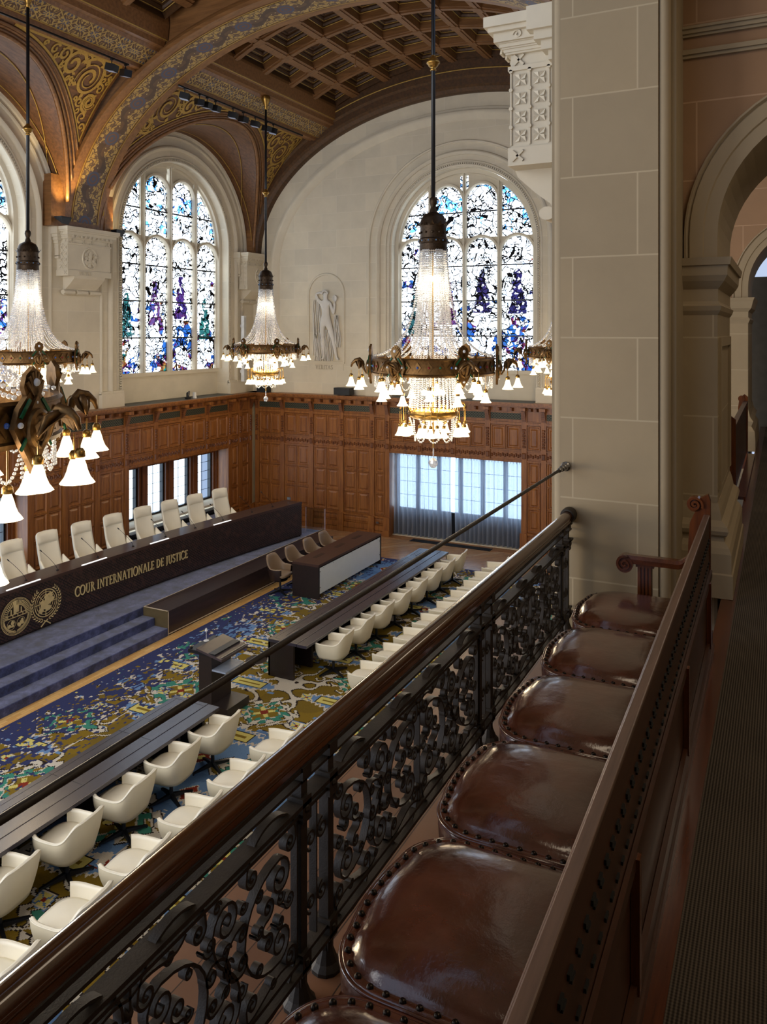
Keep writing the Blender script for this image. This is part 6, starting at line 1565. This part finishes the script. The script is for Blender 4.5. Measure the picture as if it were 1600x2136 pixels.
def chandelier(x,y,label,ztop,arot=.0,source=None):
    t=thing('chandelier',label,'chandelier',(x,y,0),arot,'bead chandeliers with bell lamps')
    if source is not None:
        for ch in source[1]:
            c=ch.copy(); C.objects.link(c); c.parent=t
            for g in source[2][ch.name]: d=g.copy(); C.objects.link(d); d.parent=c
        return t
    # rod
    # crown
    m=MB(); m.lathe([(.03,8.86),(.055,8.83),(.062,8.78),(.05,8.74),(.035,8.70),(.05,8.66),(.06,8.62),(.10,8.60),(.155,8.57),(.185,8.52),(.20,8.46),(.215,8.42),(.20,8.38),(.205,8.22),(.225,8.20),(.225,8.15),(.21,8.13),(.215,8.05),(.20,8.02),(.17,8.01)],n=28)
    for k in range(12):
        a=2*pi*k/12; d=(cos(a),sin(a)); q=(-d[1],d[0]); m.add([(d[0]*.205+q[0]*.04,d[1]*.205+q[1]*.04,8.40),(d[0]*.205-q[0]*.04,d[1]*.205-q[1]*.04,8.40),(d[0]*.27,d[1]*.27,8.47)],[(0,1,2)])
        m.sphere((d[0]*.212,d[1]*.212,8.30),.018,6,4); m.sphere((d[0]*.228,d[1]*.228,8.17),.014,6,4)
    m.build('crown',M['crownm'],t,auto=40)
    m=MB(); 
    for k in range(12):
        a=2*pi*(k+.5)/12; m.sphere((.226*cos(a),.226*sin(a),8.175),.012,6,4)
    m.build('crown_jewels',plain('blue_jewel','#5c86b5',.1),t,smooth=True)
    # main ring
    z0,z1=6.14,6.40
    m=MB(); m.lathe([(RR-.04,z0),(RR,z0-.01),(RR+.015,z0+.02),(RR,z0+.035),(RR,z1-.04),(RR+.015,z1-.02),(RR,z1),(RR-.04,z1-.01),(RR-.05,z0)],n=72)
    for k in range(72):
        a=2*pi*k/72; d=(cos(a),sin(a)); q=(-d[1],d[0]); w_=.03
        if k%3==0: m.add([(d[0]*RR+q[0]*w_,d[1]*RR+q[1]*w_,z1-.005),(d[0]*RR-q[0]*w_,d[1]*RR-q[1]*w_,z1-.005),(d[0]*RR,d[1]*RR,z1+.06)],[(0,1,2)])
    for k in range(36):
        a=2*pi*k/36; f=lambda u,v,h,a=a:rot((RR+h,u,v),a); zc=(z0+z1)/2; m.prism([(0,zc-.075),(.055,zc),(0,zc+.075),(-.055,zc)],f,0,.012)
    m.build('main_ring',M['bronze'],t,auto=40)
    cols=[plain('jewel_red','#7c1418',.12),plain('jewel_green','#17553a',.12),plain('jewel_blue','#3c5fa8',.12),plain('jewel_white','#d9dadb',.12)]
    for ci,cm in enumerate(cols[:3]):
        m=MB()
        for k in range(36):
            if k%3==ci: a=2*pi*k/36; p=rot((RR+.016,0,(z0+z1)/2),a); m.sphere(p,.018,8,5)
        m.build('ring_jewels',cm,t,smooth=True)
    # inner carrying hoops and struts
    m=MB(); m.lathe([(.33,6.36),(.345,6.36),(.345,6.33),(.33,6.33),(.33,6.36)],n=40)
    for k in range(6):
        a=2*pi*k/6+.2; m.tube([rot((.34,0,6.345),a),rot((RR-.02,0,6.30),a)],.012,6)
    m.tube([(0,0,8.0),(0,0,5.0)],.014,8); m.build('frame',M['brass'],t,auto=40)
    # six shield medallions, each with a curved leaf arm carrying three bell lamps
    for k in range(6):
        a=2*pi*k/6+pi/6; f=lambda u,v,h,a=a:rot((RR+.02+h,u,v),a)
        m=MB(); zc=6.27
        def lens(P,h0,h1): m.prism(P,f,h0,h1)
        lens([(0,zc-.29),(.17,zc-.02),(.13,zc+.09),(.0,zc+.22),(-.13,zc+.09),(-.17,zc-.02)],0,.035)
        lens([(0,zc-.22),(.12,zc-.02),(.0,zc+.16),(-.12,zc-.02)],.035,.055)
        # palmette top
        lens([(-.05,zc+.13),(.05,zc+.13),(.085,zc+.21),(.065,zc+.28),(0,zc+.325),(-.065,zc+.28),(-.085,zc+.21)],0,.03)
        for j in range(7):
            b=pi/2+(j-3)*.38; m.ribbon([(0,zc+.15),(.085*cos(b)*.9,zc+.20+.10*sin(b))],f,.018,.03,.045)
        # boss
        rows=[[f(r*.8*cos(2*pi*i/20),zc-.03+r*sin(2*pi*i/20),h) for i in range(20)] for r,h in ((.12,.05),(.115,.075),(.095,.085),(.08,.07),(.05,.095),(.0,.11))]; m.grid(rows,closeu=True)
        o=m.build('shield_medallion',M['bronze'],t,auto=45)
        m=MB()
        for u,v,rr in ((0,zc+.235,.024),(.13,zc-.0,.018),(-.13,zc-.0,.018),(0,zc-.20,.02),(.0,zc+.12,.014)): m.sphere(f(u,v,.045),rr,8,6)
        m.build('white_jewels',cols[3],o,smooth=True)
        m=MB(); 
        for s in (-1,1):
            for b in (.04,-.14): m.ribbon([(s*.05,zc+b+.10),(s*.13,zc+b)],f,.02,.04,.05)
        m.build('green_inlay',cols[1],o)
        # arm
        m=MB(); P=[rot(p,a) for p in ((RR+.07,0,zc-.08),(RR+.11,0,zc-.13),(RR+.15,0,zc-.06),(RR+.17,0,zc+.04),(RR+.22,0,zc+.08),(RR+.28,0,zc+.07),(RR+.33,0,zc+.03),(RR+.35,0,zc-.03))]
        m.tube(P,[.016,.016,.018,.03,.042,.032,.022,.012],8)
        tips=[(RR+.35,0),(RR+.20,-.16),(RR+.20,.16)]
        for tx,ty in tips[1:]:
            q0=rot((RR+.23,0,zc+.07),a); q1=rot((RR+.21,ty*.6,zc+.04),a); q2=rot((tx,ty,zc-.05),a); m.tube([q0,q1,q2],[.03,.028,.01],6)
            m.add([rot((RR+.16,ty*.1,zc+.075),a),rot((RR+.29,ty*.1,zc+.07),a),rot((tx+.04,ty*.8,zc-.0),a),rot((tx,ty,zc-.06),a),rot((tx-.05,ty*.75,zc-.0),a)],[(0,1,2,3,4)])
        o=m.build('leaf_arm',M['bronze'],t,smooth=True)
        for j,(tx,ty) in enumerate(tips):
            p=rot((tx,ty,zc-.18-.02*j),a); shade_obj(t,*p,.86,.10+.02*j)
    # lamps between, hanging under the ring
    for k in range(12):
        a=2*pi*k/12; p=rot((RR-.13,0,0),a); zz=5.86 if k%2 else 5.94; shade_obj(t,p[0],p[1],zz,.9,6.14-zz-.03)
    m=MB(); m.lathe([(RR-.14,6.145),(RR-.12,6.145),(RR-.12,6.13),(RR-.14,6.13),(RR-.14,6.145)],n=48); m.build('lamp_hoop',M['brass'],t)
    # lower ring
    z=5.52
    m=MB(); m.lathe([(.36,z+.05),(.385,z+.06),(.395,z+.03),(.385,z),(.33,z-.05),(.2,z-.10),(.1,z-.12),(.001,z-.12)],n=48)
    for k in range(24):
        a=2*pi*k/24; f=lambda u,v,h,a=a:rot((.385+h,u,v),a); m.ribbon(spiral((0,z+.09),.03,-pi/2,1.2,1,12,.3),f,.007,-.005,.005)
    for k in range(6):
        a=2*pi*k/6; 
        m.tube([rot(p,a) for p in ((.38,0,z+.02),(.42,0,z+.12),(.47,0,z+.17),(.53,0,z+.16),(.56,0,z+.10))],[.014,.012,.012,.010,.008],6)
        for ty in (-.09,.09): m.tube([rot((.48,0,z+.16),a),rot((.50,ty,z+.14),a),rot((.50,ty,z+.08),a)],.007,5)
    m.build('lower_ring',M['brass'],t,auto=50)
    for k in range(6):
        a=2*pi*k/6
        for tx,ty in ((.56,0),(.50,-.09),(.50,.09)):
            p=rot((tx,ty,0),a); shade_obj(t,p[0],p[1],z-.16,.8,.22)
    for k in range(6):
        a=2*pi*(k+.5)/6; p=rot((.36,0,5.34),a); shade_obj(t,*p,.8)
    m=MB(); m.sphere((0,0,0),.042,10,8); b0=m.build('inner_bulb',M['bulb'],t,smooth=True); b0.location=(.1,0,7.6)
    for k in range(1,12):
        a=2*pi*k/6+.3; q=b0.copy(); C.objects.link(q); q.parent=t; q.location=((.10 if k<6 else .15)*cos(a),(.10 if k<6 else .15)*sin(a),7.6 if k<6 else 5.85)
    # bead curtains
    B=[]; r=.0145
    for k in range(40):
        a=2*pi*k/40; B+=string([rot(p,a) for p in ((.195,0,8.02),(.215,0,7.7),(.25,0,7.2),(.285,0,6.8),(.33,0,6.36))],r,1.08)
    o=beads('bead_curtain',B,t); o['kind']='stuff'
    B=[]
    for k in range(34):
        a=2*pi*k/34; B+=string([rot(p,a) for p in ((.33,0,6.34),(.345,0,6.0),(.37,0,5.6))],.0155,1.08)
    o=beads('lower_bead_curtain',B,t); o['kind']='stuff'
    for k in range(24):
        a=2*pi*(k//4)/6+pi/6+((k%4)-1.5)*.15; zz=6.42; rr=RR-.02
        P=[]
        for j in range(25):
            q=j/24; rad=.205+(rr-.205)*(q**2.3); z_=8.03-(8.03-zz)*(1-(1-q)**1.35 if False else q**.82); 
            rad=.205+(rr-.205)*(.24*q+.76*q**3.0); z_=8.03-(8.03-zz)*(1-(1-q)**1.55)
            P.append(rot((rad,0,z_),a))
        beads('bead_swag',string(P,.0175,1.06),t)
    B=[]
    for k in range(24):
        a0=2*pi*k/24; a1=a0+2*pi/24*1.0
        for dz,dr in ((.20,0),):
            P=[]
            for j in range(9):
                q=j/8; aa=a0+(a1-a0)*q; s_=1-(2*q-1)**2; P.append(((RR-.03)*cos(aa),(RR-.03)*sin(aa),6.14-dz*s_))
            B+=string(P,.012,1.1)
        B+=string([((RR-.03)*cos(a0),(RR-.03)*sin(a0),6.14),((RR-.03)*cos(a0),(RR-.03)*sin(a0),5.95)],.012,1.1)
    beads('ring_fringe',B,t)['kind']='stuff'
    for k in range(8):
        a0=2*pi*k/8; a1=a0+2*pi/8*1.6; P=[]
        for j in range(15):
            q=j/14; aa=a0+(a1-a0)*q; s_=1-(2*q-1)**2; rr=.37*(1-.25*s_); P.append((rr*cos(aa),rr*sin(aa),5.47-.36*s_))
        beads('lower_bead_swag',string(P,.0165,1.05),t)
    # crystal drop
    m=MB(); m.tube([(0,0,5.40),(0,0,4.86)],.010,8); m.lathe([(.0001,4.69),(.03,4.695),(.062,4.73),(.072,4.77),(.062,4.81),(.03,4.845),(.0001,4.85)],n=12); m.build('crystal_drop',M['crystal'],t)
    return t
t0=chandelier(CHS[2][0],CHS[2][1],'beaded chandelier with bell lamps hanging in front of the far arched window',15.2,-.19)
# cache for copies
_k=kids(t0); _g={c.name:kids(c) for c in _k}; src=(t0,_k,_g)
LBL={0:'smallest distant beaded chandelier with bell lamps in the far left corner',1:'beaded chandelier with bell lamps by the left wall, behind the close one at the edge',3:'beaded chandelier with bell lamps partly hidden behind the stone pier',4:'closest beaded chandelier with bell lamps, cut by the lower left frame edge'}
CT={2:t0}
for i in (0,1,3,4): CT[i]=chandelier(CHS[i][0],CHS[i][1],LBL[i],15,arot=(-.11,.04,0,-.17,-.31)[i],source=src)
for i,t in CT.items():
    zt=13.76; 
    m=MB(); m.tube([(0,0,8.84),(0,0,zt)],.033,10)
    m.build('hanging_rod',M['blackm'],t,smooth=True)
    m=MB()
    for z in (10.92,): m.lathe([(.035,-.13),(.05,-.12),(.045,-.10)]+[(.09*cos(q),.09*sin(q)) for q in [-1.1+.2*j for j in range(5)]]+[(.105,-.012),(.105,.012)]+[(.09*cos(q),.09*sin(q)) for q in [.25+.2*j for j in range(5)]]+[(.035,.10),(.03,.12)],(0,0,z),20)
    m.lathe([(.03,-.42),(.05,-.40),(.045,-.34),(.06,-.30),(.09,-.22),(.13,-.14),(.14,-.05),(.10,0),(.001,.0)],(0,0,zt+.06),18)
    m.build('rod_knob',M['brass'],t,smooth=True)
